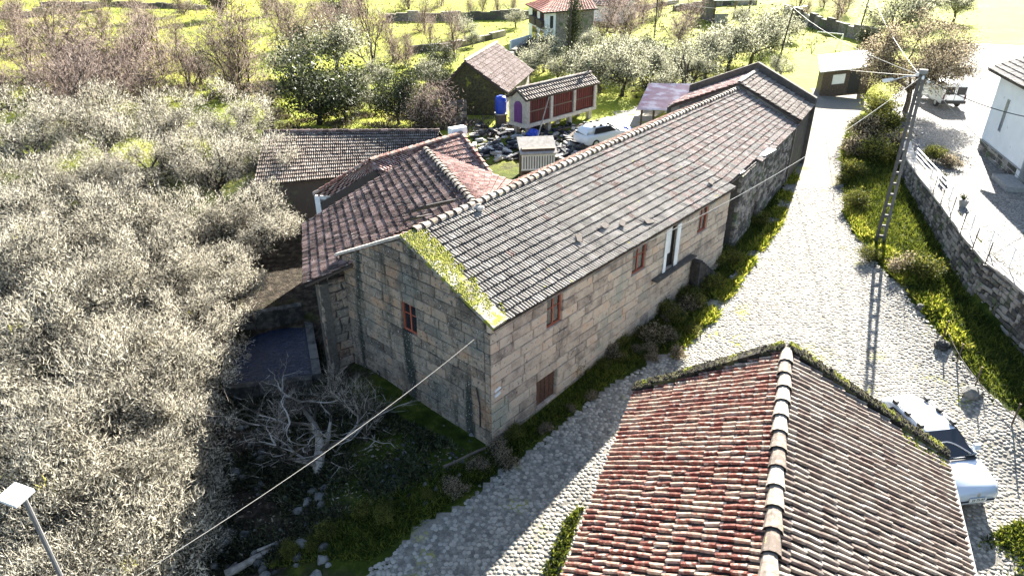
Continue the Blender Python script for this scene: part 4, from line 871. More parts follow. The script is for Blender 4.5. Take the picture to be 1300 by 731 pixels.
s0 = wp(-1, WT+.15, -9); s1 = wp(12, WT+.15, -9); emit(roof_tiles(t0, t1, s0, s1, tw=.3, prof=PROF_S), 'roof_tile', M['tile_grey'], wh, 0, 'rear_tiles'); slab(wh, t0, t1, s0, s1, M['deck'])
m = MB(); m.prism([wp(0.05, WT, -.1), wp(.05, WT, -7.9), wp(.05, WT+1.95, -4.2)], wdn*.3); m.build('gable', M['whitewash'], wh)

# ---------------------------------------------------------------- small buildings in the yard and the fields
def prism_house(name, label, cat, c0, u, Lu, Ld, z0, ze, zr, wallm, tilem, axis='u', over=.35, tw=.3, extra=None, left=True):
    """box house: near corner c0, u = first wall direction, second wall along d (left of u)"""
    u = unit(V(u[0], u[1], 0)); d = V(-u[1], u[0], 0); c0 = V(c0[0], c0[1], 0); e = empty(name, (c0[0], c0[1], z0), label, cat)
    P = lambda a, b, z: c0+u*a+d*b+V(0, 0, z)
    m = MB()
    for q in ([P(0, 0, z0-.4), P(Lu, 0, z0-.4), P(Lu, 0, ze), P(0, 0, ze)],): m.prism(q, d*.3)
    m.build('wall', wallm, e)
    for q, o in (([P(0, Ld, z0-.4), P(Lu, Ld, z0-.4), P(Lu, Ld, ze), P(0, Ld, ze)], -d*.3),): m = MB(); m.prism(q, o); m.build('wall', wallm, e)
    if axis == 'u':
        for a, o in ((0, u*.3), (Lu, -u*.3)):
            m = MB(); m.prism([P(a, 0.01, z0-.4), P(a, Ld-.01, z0-.4), P(a, Ld-.01, ze), P(a, Ld/2, zr), P(a, 0.01, ze)], o); m.build('gable', wallm, e)
        A0, A1 = P(-over, Ld/2, zr+.08), P(Lu+over, Ld/2, zr+.08); sl_ = (zr-ze)/(Ld/2)
        for b in (-over, Ld+over):
            B0, B1 = P(-over, b, ze+.08-over*sl_), P(Lu+over, b, ze+.08-over*sl_)
            emit(roof_tiles(A0, A1, B0, B1, tw=tw, tl=.45, prof=PROF_S), 'roof_tile', tilem, e, 0, 'roof_tiles'); slab(e, A0, A1, B0, B1, M['deck'])
        emit(ridge_pieces(A0+V(0, 0, .03), A1+V(0, 0, .03), .14, .6), 'ridge_tile', tilem, e)
    return e, P, u, d
# raised granary
g0, g1 = at(668, 160, 2.55), at(755, 136, 2.55); gu = unit(g1-g0); gd = V(-gu[1], gu[0], 0); GLn = float(np.linalg.norm(g1-g0)); GW = 1.75
gran = empty('granary', (g0[0], g0[1], 1.5), 'raised stone granary with dark red slatted sides and a purple arched door', 'granary')
GP = lambda a, b, z: g0+gu*a+gd*b+V(0, 0, z-2.55)
for a in (.5, 2.9, 5.6, GLn-.5):
    for b in (.25, GW-.25):
        m = MB(); m.box(GP(a, b, 1.95), .35, .35, .9, math.atan2(gu[1], gu[0])); m.build('stone_leg', M['palestone'], gran)
m = MB(); m.box(GP(GLn/2, GW/2, 2.5), GLn+.2, GW+.2, .28, math.atan2(gu[1], gu[0])); m.build('base_slab', M['palestone'], gran)
zt = 4.55; bays = 3; bw = GLn/bays
for k in range(bays+1):
    for b in (0, GW):
        m = MB(); m.box(GP(min(max(bw*k, .14), GLn-.14), b, 3.6), .3, .26, 2.0, math.atan2(gu[1], gu[0])); m.build('stone_pillar', M['palestone'], gran)
for k in range(bays):
    for b in (0.02, GW-.02):
        ns = 9; m = MB(); m.prism([GP(bw*k+.15, b, 2.66), GP(bw*(k+1)-.15, b, 2.66), GP(bw*(k+1)-.15, b, zt), GP(bw*k+.15, b, zt)], gd*.05*(1 if b < 1 else -1)); pn = m.build('slatted_panel', M['darkred'], gran)
        for i in range(ns):
            m = MB(); u0 = bw*k+.17+(bw-.34)*i/ns; u1 = u0+(bw-.34)/ns*.7; y = b-.025 if b < 1 else b+.005
            m.prism([GP(u0, y, 2.7), GP(u1, y, 2.7), GP(u1, y, zt-.03), GP(u0, y, zt-.03)], gd*.022); m.build('slat', M['darkred'], pn)
        m = MB(); y = b-.06 if b < 1 else b+.03; m.prism([GP(bw*k+.15, y, 3.55), GP(bw*(k+1)-.15, y, 3.55), GP(bw*(k+1)-.15, y, 3.64), GP(bw*k+.15, y, 3.64)], gd*.03); m.build('cross_rail', M['oldwood'], pn)
for a, o in ((0, gu*.2), (GLn, -gu*.2)):
    m = MB(); m.prism([GP(a, .13, 2.64), GP(a, GW-.13, 2.64), GP(a, GW-.13, zt), GP(a, GW/2, 5.2), GP(a, .13, zt)], o); m.build('gable_wall', M['palestone'], gran)
pts = [GP(-.0, GW/2-.42, 2.68), GP(0, GW/2+.42, 2.68)]+[GP(0, GW/2+.42*math.cos(t), 3.95+.42*math.sin(t)) for t in np.linspace(0, math.pi, 8)]
m = MB(); m.prism(pts, -gu*.05); dr_ = m.build('arched_door', M['purple'], gran)
for i in (-1, 0, 1): m = MB(); m.prism([GP(-.05, GW/2+.26*i-.1, 2.72), GP(-.05, GW/2+.26*i+.1, 2.72), GP(-.05, GW/2+.26*i+.1, 4.05), GP(-.05, GW/2+.26*i-.1, 4.05)], -gu*.02); m.build('board', M['purple'], dr_)
for b, s_ in ((-.25, 0), (GW+.25, 0)):
    A0, A1, B0, B1 = GP(-.25, GW/2, 5.3), GP(GLn+.25, GW/2, 5.3), GP(-.25, b, 4.58), GP(GLn+.25, b, 4.58)
    emit(roof_tiles(A0, A1, B0, B1, tw=.3, tl=.42, prof=PROF_S), 'roof_tile', M['tile_pale'], gran, 0, 'roof_tiles'); slab(gran, A0, A1, B0, B1, M['deck'])
emit(ridge_pieces(GP(-.25, GW/2, 5.33), GP(GLn+.25, GW/2, 5.33), .12, .45), 'ridge_tile', M['tile_pale'], gran)
m = MB(); c = GP(GLn, GW/2, 5.4); m.box(c+V(0, 0, .45), .12, .12, .9); m.box(c+V(0, 0, .62), .5, .11, .12, .4); m.build('stone_cross', M['rubble'], gran)
m = MB(); m.beam(GP(2.6, -.05, 4.4), GP(-.3, -1.4, 1.6), .07, .07); tag(m.build('leaning_pole', M['palebark']), 'thin pale pole leaning against the red granary side', 'pole')

# old barn with a steep roof to the left of the granary
ba, bb = G(560, 146), G(640, 147); bu = unit(bb-ba); barn = empty('stone_barn', tuple(ba), 'old stone barn with a faded pink roof and dark overgrown gable left of the granary', 'barn')
bd = V(-bu[1], bu[0], 0)*1.0; bd = unit(V(.25, 1, 0)); bl = float(np.linalg.norm(bb-ba)); BP = lambda a, b, z: ba+bu*a+bd*b+V(0, 0, z)
m = MB(); m.prism([BP(0, 0, -.3), BP(bl, 0, -.3), BP(bl, 0, 2.2), BP(bl*.42, 0, 4.5), BP(0, 0, 1.8)], bd*.4); m.build('gable_wall', M['moss_dark'], barn)
m = MB(); m.prism([BP(bl, .1, -.3), BP(bl, 10, -.3), BP(bl, 10, 2.2), BP(bl, .1, 2.2)], -bu*.35); m.build('side_wall', M['rubble'], barn)
m = MB(); m.prism([BP(0, .1, -.3), BP(0, 10, -.3), BP(0, 10, 1.8), BP(0, .1, 1.8)], bu*.35); m.build('side_wall', M['rubble'], barn)
A0, A1 = BP(bl*.42, -.3, 4.65), BP(bl*.42, 10.2, 4.65)
for x, z in ((bl+.4, 2.0), (-.4, 1.65)):
    emit(roof_tiles(A0, A1, BP(x, -.3, z), BP(x, 10.2, z), tw=.32, tl=.45, prof=PROF_S), 'roof_tile', M['tile_faded'] if x > 0 else M['tile_brown'], barn, 0, 'roof_tiles'); slab(barn, A0, A1, BP(x, -.3, z), BP(x, 10.2, z), M['deck'])
emit(ridge_pieces(A0+V(0, 0, .03), A1+V(0, 0, .03), .14, .6), 'ridge_tile', M['tile_pale'], barn)
ya, yb = G(570, 160), G(612, 156); yw = empty('yard_wall', tuple(ya), 'brown block wall in front of the overgrown barn gable', 'wall')
yu = unit(yb-ya); yn = V(yu[1], -yu[0], 0); m = MB(); yl = float(np.linalg.norm(yb-ya))*.55; m.prism([ya-yn*.05, ya+yu*yl-yn*.05, ya+yu*yl-yn*.05+V(0, 0, 2.0), ya-yn*.05+V(0, 0, 2.0)], -yn*.3); m.build('core', M['mortar'], yw)
emit(laid(V(ya[0], ya[1], 0), yu, yn, [(0, ya[2]), (yl, ya[2]), (yl, ya[2]+2), (0, ya[2]+2)], [], .28, (.4, .8), ya[2], ya[2]+2, proud=.04), 'wall_block', M['rubble'], yw, 60)
# blue barrel on its stand
p = G(636, 160); st = empty('barrel_stand', tuple(p), 'rough stone pedestal under the blue barrel', 'pedestal'); m = MB(); m.box(p+V(0, 0, .5), .8, .7, 1.0, .3); m.build('pedestal_body', M['rubble'], st); m = MB(); m.box(p+V(0, 0, 1.04), .95, .85, .1, .3); m.build('pedestal_top', M['concrete'], st)
q = p+V(0, 0, 1.09); br_ = empty('barrel', tuple(q), 'bright blue plastic barrel standing on a pedestal beside the granary', 'barrel'); m = MB(); m.tube([q, q+V(0, 0, .1), q+V(0, 0, .5), q+V(0, 0, 1.0), q+V(0, 0, 1.3), q+V(0, 0, 1.38)], [.40, .46, .48, .48, .44, .36], 16); m.build('drum', M['blue'], br_, True)
for z in (.35, .95): m = MB(); m.tube([q+V(0, 0, z), q+V(0, 0, z+.06)], .50, 16); m.build('hoop', M['blue'], br_)
m = MB(); m.tube([q+V(0, 0, 1.38), q+V(0, 0, 1.45)], .18, 10); m.build('lid', M['blue'], br_)
# pale hutch with slatted front
h0, h1 = at(662, 216, 2.0), at(705, 214, 2.0); hu = unit(h1-h0); hd = V(-hu[1], hu[0], 0); hl = float(np.linalg.norm(h1-h0)); hut = empty('hutch', (h0[0], h0[1], 1.3), 'pale slatted hutch with a mossy lid behind the farmhouse ridge', 'hutch')
HP = lambda a, b, z: h0+hu*a+hd*b+V(0, 0, z)
m = MB(); m.box(HP(hl/2, .75, .3), hl-.1, 1.3, 2.2, math.atan2(hu[1], hu[0])); m.build('box', M['oldwood'], hut)
m = MB(); m.prism([HP(-.1, -.12, 1.05), HP(hl+.1, -.12, 1.05), HP(hl+.1, 1.6, 1.75), HP(-.1, 1.6, 1.75)], V(0, 0, .08)); m.build('lid', M['palestone'], hut)
for k in range(13):
    m = MB(); a = hl*k/13+.03; m.box(HP(a+.05, .02, .5), .11, .06, 1.05, math.atan2(hu[1], hu[0])); m.build('slat', M['white'], hut)
for z in (.0, .98): m = MB(); m.box(HP(hl/2, -.01, z), hl, .05, .1, math.atan2(hu[1], hu[0])); m.build('rail', M['white'], hut)
# white car parked in the yard, on pale gravel
yard_px = [(700, 196), (722, 170), (775, 146), (835, 128), (850, 140), (812, 165), (800, 186), (760, 205)]
sheet('gravel_yard', [tuple(G(*q)[:2]) for q in yard_px], .3, pmat('pale_gravel', [(.24, .22, .18), (.42, .39, .33)], 9, .95, 0, .4, 40, blot=((.22, .24, .04), .7, .56, .66)), .03, .3)
t0 = G(735, 184); tu = unit(G(785, 173)-t0); cy = G(764, 182)
vehicle('parked_car', 'white car with dark windows parked in the yard behind the farmhouse roof', 'car', (cy[0], cy[1], float(gz(cy[0], cy[1]))+.04), math.atan2(tu[0], -tu[1]), 'car', 1.1, True)
p = G(795, 176); m = MB(); m.ball(p+V(0, 0, .5), .6, 10, 7, .85, .25); tag(m.build('tarpaulin_bundle', M['blue']), 'round blue tarpaulin bundle beside the pink carport', 'bundle')
p = G(677, 178); m = MB(); m.ball(p+V(0, 0, .5), .5, 9, 6, .8, .35); tag(m.build('tarpaulin_bundle', M['blue']), 'blue tarpaulin bundle in the junk below the granary', 'bundle')
# rusty frame of poles
# junk: planks, poles and logs around the granary
jk = 0
for i, (px, py, L_, a_, lb) in enumerate(((705, 168, 2.4, .3, 'grey plank lying under the granary'), (640, 176, 2.0, 2.2, 'grey plank lying behind the hip roof'), (722, 178, 1.6, 1.2, 'short pale plank by the tunnel end'), (655, 190, 2.2, .6, 'long pale plank in the junk left of the hutch'), (700, 188, 2.6, 2.7, 'weathered beam above the hutch'))):
    p = G(px, py); d = V(math.cos(a_), math.sin(a_), .12); m = MB(); m.beam(p+V(0, 0, .15), p+d*L_+V(0, 0, .2), .22, .08); tag(m.build('plank', M['palebark' if i % 2 else 'oldwood']), lb, 'plank')
junk = []
for _ in range(420):
    px, py = random.uniform(600, 735), random.uniform(160, 205)
    if py > 205-(px-600)*.1+10: continue
    p = G(px, py); s_ = random.uniform(.15, .55); a_ = random.random()*6.3; d = V(math.cos(a_), math.sin(a_), random.uniform(0, .5)); junk.append((p, s_, d))
m = MB()
for p, s_, d in junk: m.box(p+V(0, 0, s_*.4), s_*1.6, s_*.6, s_*.5*random.random()+.05, U=(unit(d), unit(np.cross(d, (0, 0, 1))), unit(np.cross(np.cross(d, (0, 0, 1)), d))))
tag(m.build('scrap_heap', pmat('scrap', [(.012, .014, .022), (.03, .03, .035), (.14, .12, .095), (.42, .40, .37)], 2, .85, 1.3, pos=[.15, .4, .62, .85])), 'heap of mixed scrap wood and stones below the granary', 'scrap heap', None, 'stuff')
# carport
cq = [at(824, 106, 3.7), at(892, 107, 3.7), at(862, 140, 3.4), at(808, 139, 3.4)]; cp_ = empty('carport', (float(cq[3][0]), float(cq[3][1]), 1.5), 'open carport with a pale pink corrugated roof on dark posts', 'carport')
m = MB(); n = 44; vs = []
for i in range(n+1):
    t = i/n; h = V(0, 0, .05*math.sin(i*math.pi)); a, b = cq[0]+(cq[3]-cq[0])*t, cq[1]+(cq[2]-cq[1])*t; k = V(0, 0, .05*(1 if i % 2 else -1)); vs += [a+k, b+k]
m.add(vs, [(2*i, 2*i+1, 2*i+3, 2*i+2) for i in range(n)]); o = m.build('corrugated_roof', pmat('pink_sheet', [(.36, .22, .22), (.52, .38, .38)], 1.2, .5, .1, blot=((.62, .55, .55), .8, .5, .6)), cp_); sm = o.modifiers.new('thickness', 'SOLIDIFY'); sm.thickness = .02
for q in (cq[3]+V(.5, .3, 0), cq[3]+V(1.5, .35, 0), cq[2]+V(-.6, .4, 0), cq[0]+V(.3, -.3, 0), cq[1]+V(-.5, -.3, 0)):
    g = float(gz(q[0], q[1])); m = MB(); m.tube([V(q[0], q[1], g-.1), q-V(0, 0, .08)], .09, 6); m.build('post', M['oldwood'], cp_)
# small shed by the yellow field
s0, s1 = G(1040, 122), G(1100, 116); sh_u = unit(s1-s0); sd_ = V(-sh_u[1], sh_u[0], 0); sL = float(np.linalg.norm(s1-s0)); sz = float(gz(s0[0], s0[1])); sm_ = empty('field_shed', tuple(s0), 'small dark fronted shed with a white sheet roof by the yellow field', 'shed')
SP = lambda a, b, z: V(s0[0], s0[1], sz)+sh_u*a+sd_*b+V(0, 0, z)
for q, o in (([SP(0, 0, -.2), SP(sL, 0, -.2), SP(sL, 0, 2.3), SP(0, 0, 2.3)], sd_*.15), ([SP(0, .15, -.2), SP(0, 4, -.2), SP(0, 4, 2.9), SP(0, .15, 2.3)], sh_u*.15), ([SP(sL, .15, -.2), SP(sL, 4, -.2), SP(sL, 4, 2.9), SP(sL, .15, 2.3)], -sh_u*.15)):
    m = MB(); m.prism(q, o); m.build('wall', M['oldwood'], sm_)
m = MB(); m.prism([SP(-.4, -.5, 2.35), SP(sL+.4, -.5, 2.35), SP(sL+.4, 4.4, 3.1), SP(-.4, 4.4, 3.1)], V(0, 0, .1)); m.build('roof', M['white'], sm_)
m = MB(); m.prism([SP(.9, -.02, 1.0), SP(2.0, -.02, 1.0), SP(2.0, -.02, 1.9), SP(.9, -.02, 1.9)], -sd_*.04); m.build('pale_shutter', M['white'], sm_)
m = MB(); m.prism([SP(2.4, -.02, 0), SP(3.4, -.02, 0), SP(3.4, -.02, 2), SP(2.4, -.02, 2)], -sd_*.04); m.build('door', M['black'], sm_)
# shed high in the top fields
e, P, u_, d_ = None, None, None, None
tp = G(905, 30); ts = empty('hay_shelter', tuple(tp), 'open sided hay shelter with a white roof at the top of the fields', 'shelter'); tu_ = unit(V(1, .12, 0)); tv = V(-tu_[1], tu_[0], 0); TP = lambda a, b, z: tp+tu_*a+tv*b+V(0, 0, z)
m = MB(); m.prism([TP(-.4, -.4, 3.4), TP(6.2, -.4, 3.4), TP(6.2, 6, 4.4), TP(-.4, 6, 4.4)], V(0, 0, .12)); m.build('roof', M['white'], ts)
for a, b in ((0, 0), (5.8, 0), (0, 5.5), (5.8, 5.5)): m = MB(); m.box(TP(a, b, 1.6), .25, .25, 3.6); m.build('post', M['oldwood'], ts)
m = MB(); m.prism([TP(0, 0.1, -.2), TP(0, 5.5, -.2), TP(0, 5.5, 4.2), TP(0, .1, 3.3)], tu_*.1); m.build('side_wall', M['rubble'], ts)
m = MB(); m.prism([TP(.1, 0, -.2), TP(2.4, 0, -.2), TP(2.4, 0, 1.4), TP(.1, 0, 1.4)], tv*.1); m.build('low_panel', M['concrete'], ts)
# white house with a red roof in the distance
w0 = G(692, 62); wl_ = G(671, 47); wr_ = G(752, 55); uu_ = unit(V(*(wr_-w0)[:2], 0)); fwh = empty('village_house', tuple(w0), 'two storey white house with a red tiled roof and dark balconies in the distance', 'house')
dv = unit(V(*(wl_-w0)[:2], 0)); wL2 = float(np.linalg.norm((wl_-w0)[:2])); wLr = float(np.linalg.norm((wr_-w0)[:2])); WP = lambda a, b, z: w0+uu_*a+dv*b+V(0, 0, z)
HH = 4.6
m = MB(); m.prism([WP(0, 0, -.3), WP(0, wL2, -.3), WP(0, wL2, HH), WP(0, 0, HH)], uu_*.3); m.build('front_wall', M['whitewash'], fwh)
m = MB(); m.prism([WP(0.3, 0, -.3), WP(1.6, 0, -.3), WP(1.6, 0, HH), WP(.3, 0, HH)], dv*.3); m.build('white_side_wall', M['whitewash'], fwh)
m = MB(); m.prism([WP(1.6, 0.02, -.3), WP(wLr, 0.02, -.3), WP(wLr, .02, HH), WP(1.6, .02, HH)], dv*.3); m.build('stone_side_wall', M['rubble'], fwh)
m = MB(); m.prism([WP(0.3, wL2, -.3), WP(wLr, wL2, -.3), WP(wLr, wL2, HH), WP(.3, wL2, HH)], -dv*.3); m.build('rear_wall', M['whitewash'], fwh)
nv = V(-dv[1], dv[0], 0); nv = nv if nv@uu_ < 0 else -nv
for fl, z in ((0, .1), (1, 2.5)):
    for b0, b1 in ((.8, 2.9), (4.6, 7.2)):
        m = MB(); m.prism([WP(0, b0, z), WP(0, b1, z), WP(0, b1, z+1.9), WP(0, b0, z+1.9)], nv*.05); f = m.build('window', M['redwood'], fwh)
        for q in range(2): m = MB(); a = b0+.12+(b1-b0-.1)*q/2; m.prism([WP(0, a, z+.1)+nv*.05, WP(0, a+(b1-b0)/2-.2, z+.1)+nv*.05, WP(0, a+(b1-b0)/2-.2, z+1.8)+nv*.05, WP(0, a, z+1.8)+nv*.05], nv*.02); m.build('pane', M['glass'], f)
        if fl: m = MB(); m.prism([WP(0, b0-.2, z-.1), WP(0, b1+.2, z-.1), WP(0, b1+.2, z+.9), WP(0, b0-.2, z+.9)], nv*.5); m.build('balcony', M['oldwood'], fwh)
m = MB(); m.prism([WP(.7, 0, 2.5), WP(1.2, 0, 2.5), WP(1.2, 0, 4.0), WP(.7, 0, 4.0)], -dv*.05); m.build('side_window', M['black'], fwh)
A0, A1 = WP(3.4, wL2/2, HH+1.5), WP(wLr+.5, wL2/2, HH+1.5)
for b in (-.5, wL2+.5):
    B0, B1 = WP(-.5, b, HH-.1), WP(wLr+.5, b, HH-.1); emit(roof_tiles(A0, A1, B0, B1, tw=.5, tl=.6, prof=PROF_S, stagger=False), 'roof_tile', M['tile_bright'], fwh, 0, 'roof_tiles'); slab(fwh, A0, A1, B0, B1, M['deck'])
B0, B1 = WP(-.5, -.5, HH-.1), WP(-.5, wL2+.5, HH-.1); A1 = A0+dv*.05; emit(roof_tiles(A0, A1, B0, B1, tw=.6, tl=.6, prof=PROF_S, stagger=False), 'roof_tile', M['tile_bright'], fwh, 0, 'front_roof_tiles'); slab(fwh, A0, A1, B0, B1, M['deck'])
b2 = G(790, 30); e2 = empty('red_roofed_barn', tuple(b2), 'long low building with a pink red roof right of the distant white house', 'barn'); ub = unit(V(-1, .55, 0)); vb = V(ub[1], -ub[0], 0); vb = vb if vb[1] > 0 else -vb
QP = lambda a, b, z: b2+ub*a+vb*b+V(0, 0, z)
for q, o in (([QP(0, 0, -.3), QP(9, 0, -.3), QP(9, 0, 2.6), QP(0, 0, 2.6)], vb*.3), ([QP(0, .3, -.3), QP(0, 6, -.3), QP(0, 6, 2.6), QP(0, 3, 3.9), QP(0, .3, 2.6)], ub*.3), ([QP(0, 6.3, -.3), QP(9, 6.3, -.3), QP(9, 6.3, 2.6), QP(0, 6.3, 2.6)], -vb*.25)): m = MB(); m.prism(q, o); m.build('wall', M['whitewash'], e2)
for b in (-.5, 6.8): emit(roof_tiles(QP(-.5, 3.1, 4.1), QP(9.5, 3.1, 4.1), QP(-.5, b, 2.55), QP(9.5, b, 2.55), tw=.5, tl=.6, prof=PROF_S, stagger=False), 'roof_tile', M['tile_pink'], e2, 0, 'roof_tiles'); slab(e2, QP(-.5, 3.1, 4.1), QP(9.5, 3.1, 4.1), QP(-.5, b, 2.55), QP(9.5, b, 2.55), M['deck'])
ya, yb = G(648, 64), G(673, 56); m = MB(); m.beam(ya+V(0, 0, .5), yb+V(0, 0, .5), .3, 1.4); tag(m.build('yard_wall', M['whitewash']), 'short white wall left of the distant white house', 'wall')

# field walls of dark stone, seen from their shaded side
for i, (pts, h, lb) in enumerate((([(490, 27), (560, 27), (672, 24)], 1.5, 'long dark stone wall across the upper middle field'), ([(520, 68), (575, 62), (640, 46)], 1.0, 'dark stone wall with brush below the upper middle field'),
        ([(0, 24), (45, 22), (130, 10)], 1.3, 'dark stone wall at the top left corner'), ([(52, 8), (150, 8), (262, 12)], .9, 'thin dark wall crossing the top left field'), ([(995, 22), (1040, 38), (1112, 56)], 2.0, 'dark stone wall at the back of the yellow field'),
        ([(855, 14), (905, 8), (960, 6)], 1.1, 'dark stone wall behind the hay shelter'), ([(760, 12), (800, 16), (860, 4)], .8, 'low dark wall right of the distant white house'), ([(640, 82), (672, 62), (690, 80)], 1.2, 'dark stone yard wall between the barn and the distant house'))):
    P3 = [G(*p) for p in pts]; fw_ = empty('field_wall', tuple(P3[0]), lb, 'wall', 'stone walls between the fields'); m = MB()
    for a, b in zip(P3[:-1], P3[1:]):
        k = max(2, int(np.linalg.norm(b-a)/1.6))
        for j in range(k):
            p, q = a+(b-a)*j/k, a+(b-a)*(j+1.02)/k; hh = h*random.uniform(.8, 1.15); p = V(p[0], p[1], float(gz(p[0], p[1]))); q = V(q[0], q[1], float(gz(q[0], q[1]))); m.beam(p+V(0, 0, hh/2-.1), q+V(0, 0, hh/2-.1), .6+random.uniform(-.1, .1), hh)
    tag(m.build('stones', M['rubble'], fw_), kind='stuff')
# white tubular frame in the field
p0, p1 = G(1034, 62), G(1066, 66); fr_ = empty('goal_frame', tuple(p0), 'white tubular frame like a goal standing in the yellow field', 'frame'); up = V(0, 0, 2.1); bk = V(.3, 2.0, 0)
for a, b in ((p0, p0+up), (p1, p1+up), (p0+up, p1+up), (p0+up, p0+bk), (p1+up, p1+bk)): m = MB(); m.tube([a, b], .06, 6); m.build('tube', M['white'], fr_)

# ---------------------------------------------------------------- water tank and the shaded garden
tz = -1.25
tq = [at(296, 430, tz), at(387, 412, tz), at(398, 482, tz), at(296, 494, tz)]
tank = empty('water_tank', tuple(tq[3]), 'sunken stone water tank full of dark blue water beside the wing', 'tank')
for i, (a, b) in enumerate(zip(tq, tq[1:]+tq[:1])):
    a, b = np.array(a), np.array(b); L_ = np.linalg.norm(b-a); k = max(2, round(L_/1.2)); hgt = (1.15, .3, .3, .35)[i]
    c = sum(tq)/4; d = unit(b-a); n = V(-d[1], d[0], 0); n = n if n@((a+b)/2-c) > 0 else -n
    for j in range(k):
        p, q = a+(b-a)*(j+.01)/k, a+(b-a)*(j+.99)/k; h = hgt+random.uniform(-.04, .04); m = MB(); m.prism([p-V(0, 0, .5), q-V(0, 0, .5), q+n*.38-V(0, 0, .5), p+n*.38-V(0, 0, .5)], V(0, 0, .5+h)); m.build('rim_stone', M['rock'], tank)
m = MB(); m.add([q+V(0, 0, .12) for q in tq], [(0, 1, 2, 3)]); tag(m.build('water', M['water'], tank))
m = MB(); m.ball(tq[0]*.55+tq[2]*.2+tq[3]*.25+V(0, 0, .12), .22, 8, 5, .4, .3); tag(m.build('stone', M['rock']), 'stone just breaking the water of the sunken tank', 'stone')

# ---------------------------------------------------------------- trees, bushes, grass
def rot_frame(d):
    d = d/np.linalg.norm(d, axis=1, keepdims=True); a = np.where(np.abs(d[:, 2:3]) > .9, np.array([[1., 0, 0]]), np.array([[0, 0, 1.]]))
    s = np.cross(d, a); s /= np.linalg.norm(s, axis=1, keepdims=True); return d, s, np.cross(s, d)
def blades(pos, d, ln, wd, leaf=False):
    """pos, d (N,3) -> small leaf or twig faces"""
    n = len(pos); d, s, u = rot_frame(d); a = rng.random((n, 1))*2*math.pi; w_ = s*np.cos(a)+u*np.sin(a)
    ln = np.asarray(ln).reshape(-1, 1); wd = np.asarray(wd).reshape(-1, 1)
    if leaf:
        v = np.stack([pos, pos+d*ln*.45+w_*wd/2, pos+d*ln, pos+d*ln*.45-w_*wd/2], 1).reshape(-1, 3); f = np.arange(n)[:, None]*4+np.arange(4)
    else:
        v = np.stack([pos-w_*wd/2, pos+w_*wd/2, pos+d*ln], 1).reshape(-1, 3); f = np.arange(n)[:, None]*3+np.arange(3)
    return v, f
def rnd_dir(n): d = rng.normal(0, 1, (n, 3)); return d/np.linalg.norm(d, axis=1, keepdims=True)
def tree_meshes(seed, h, r, th, n, ln, wd, clumps=40, squash=.75, updir=.4, outd=.6, leaf=False, limbs=7, tr=.14, clump_r=.55, twigs=0, hollow=.35, bend=.25):
    """trunk with limbs, and a crown of many small faces gathered in clumps round the limb tips"""
    random.seed(seed); m = MB(); top = V(random.uniform(-.2, .2), random.uniform(-.2, .2), th); m.tube([V(0, 0, -.2), top*.5+V(random.uniform(-bend, bend)*.5, random.uniform(-bend, bend)*.5, 0), top], [tr, tr*.8, tr*.65], 7)
    cz = th+(h-th)*.45; tips = []
    def grow(p, d, L, rad, lev):
        q = p+d*L*.5+V(random.uniform(-1, 1), random.uniform(-1, 1), random.uniform(-.3, .6))*L*.13; e = p+d*L; m.tube([p, q, e], [rad, rad*.75, rad*.5], 5 if lev == 0 else 4, False)
        if lev >= 2: tips.append(e); return
        for _ in range(3):
            dd = unit(d+V(random.gauss(0, .55), random.gauss(0, .55), random.gauss(.12, .35))); grow(e if random.random() < .6 else q, dd, L*random.uniform(.5, .8), rad*.5, lev+1)
        tips.append(e)
    for k in range(limbs):
        a = 2*math.pi*(k+random.random()*.7)/limbs; el = random.uniform(.25, 1.2); d = V(math.cos(a)*math.cos(el), math.sin(a)*math.cos(el), math.sin(el)); grow(top*(random.uniform(.75, 1)), d, min(r, (h-th)/max(.4, math.sin(el)))*random.uniform(.42, .6), tr*.5, 0)
    T = np.array(tips); c = V(0, 0, cz); R_ = V(r, r, max(.5, (h-th)*.58))
    e_ = np.linalg.norm((T-c)/R_, axis=1); T = np.where((e_ > 1)[:, None], c+(T-c)/e_[:, None], T)
    # extra clump centres through the crown volume, mostly near its outside
    d = rnd_dir(clumps); rad = hollow+(1-hollow)*rng.random((clumps, 1))**.6; C2 = c+d*R_*rad*.92; C2 = C2[C2[:, 2] > th*.35]; Cn = np.concatenate([T, C2])
    sz = clump_r*(.5+rng.random(len(Cn))); k = rng.choice(len(Cn), n, p=sz**2/np.sum(sz**2)); off = rng.normal(0, .5, (n, 3))*sz[k][:, None]*np.array([1, 1, squash]); pos = Cn[k]+off
    out = (pos-c)/R_; dirs = rnd_dir(n)*(.8 if outd < .8 else .6)+out*outd+np.array([0, 0, updir])
    v, f = blades(pos, dirs, ln*(.6+.8*rng.random(n)), wd*(.6+.8*rng.random(n)), leaf)
    if twigs:
        k2 = rng.integers(0, len(Cn), twigs); p2 = Cn[k2]+rng.normal(0, .3, (twigs, 3))*r*.25; d2 = rnd_dir(twigs)*.5+(p2-c)/R_*.9+np.array([0, 0, .4])
        v2, f2 = blades(p2-unit_rows(d2)*.4, d2, .9*(.5+rng.random(twigs)), .022+0*p2[:, 0]); 
        twm = (v2, f2)
    else: twm = None
    tm = bpy.data.meshes.new('trunk'); tm.from_pydata([tuple(p) for p in m.v], [], m.f); tm.update()
    cm = np_mesh('crown', v, f); return tm, cm, twm
def unit_rows(d): return d/np.linalg.norm(d, axis=1, keepdims=True)
def plant_tree(name, loc, rz, meshes, mats, label, cat='tree', group=None, sc=1.0, szc=None):
    e = empty(name, tuple(loc), label, cat, group, rz); e.scale = (sc, sc, szc or sc); tm, cm, tw = meshes
    link('trunk', tm, mats[0], e); o = link('crown', cm, mats[1], e); return e
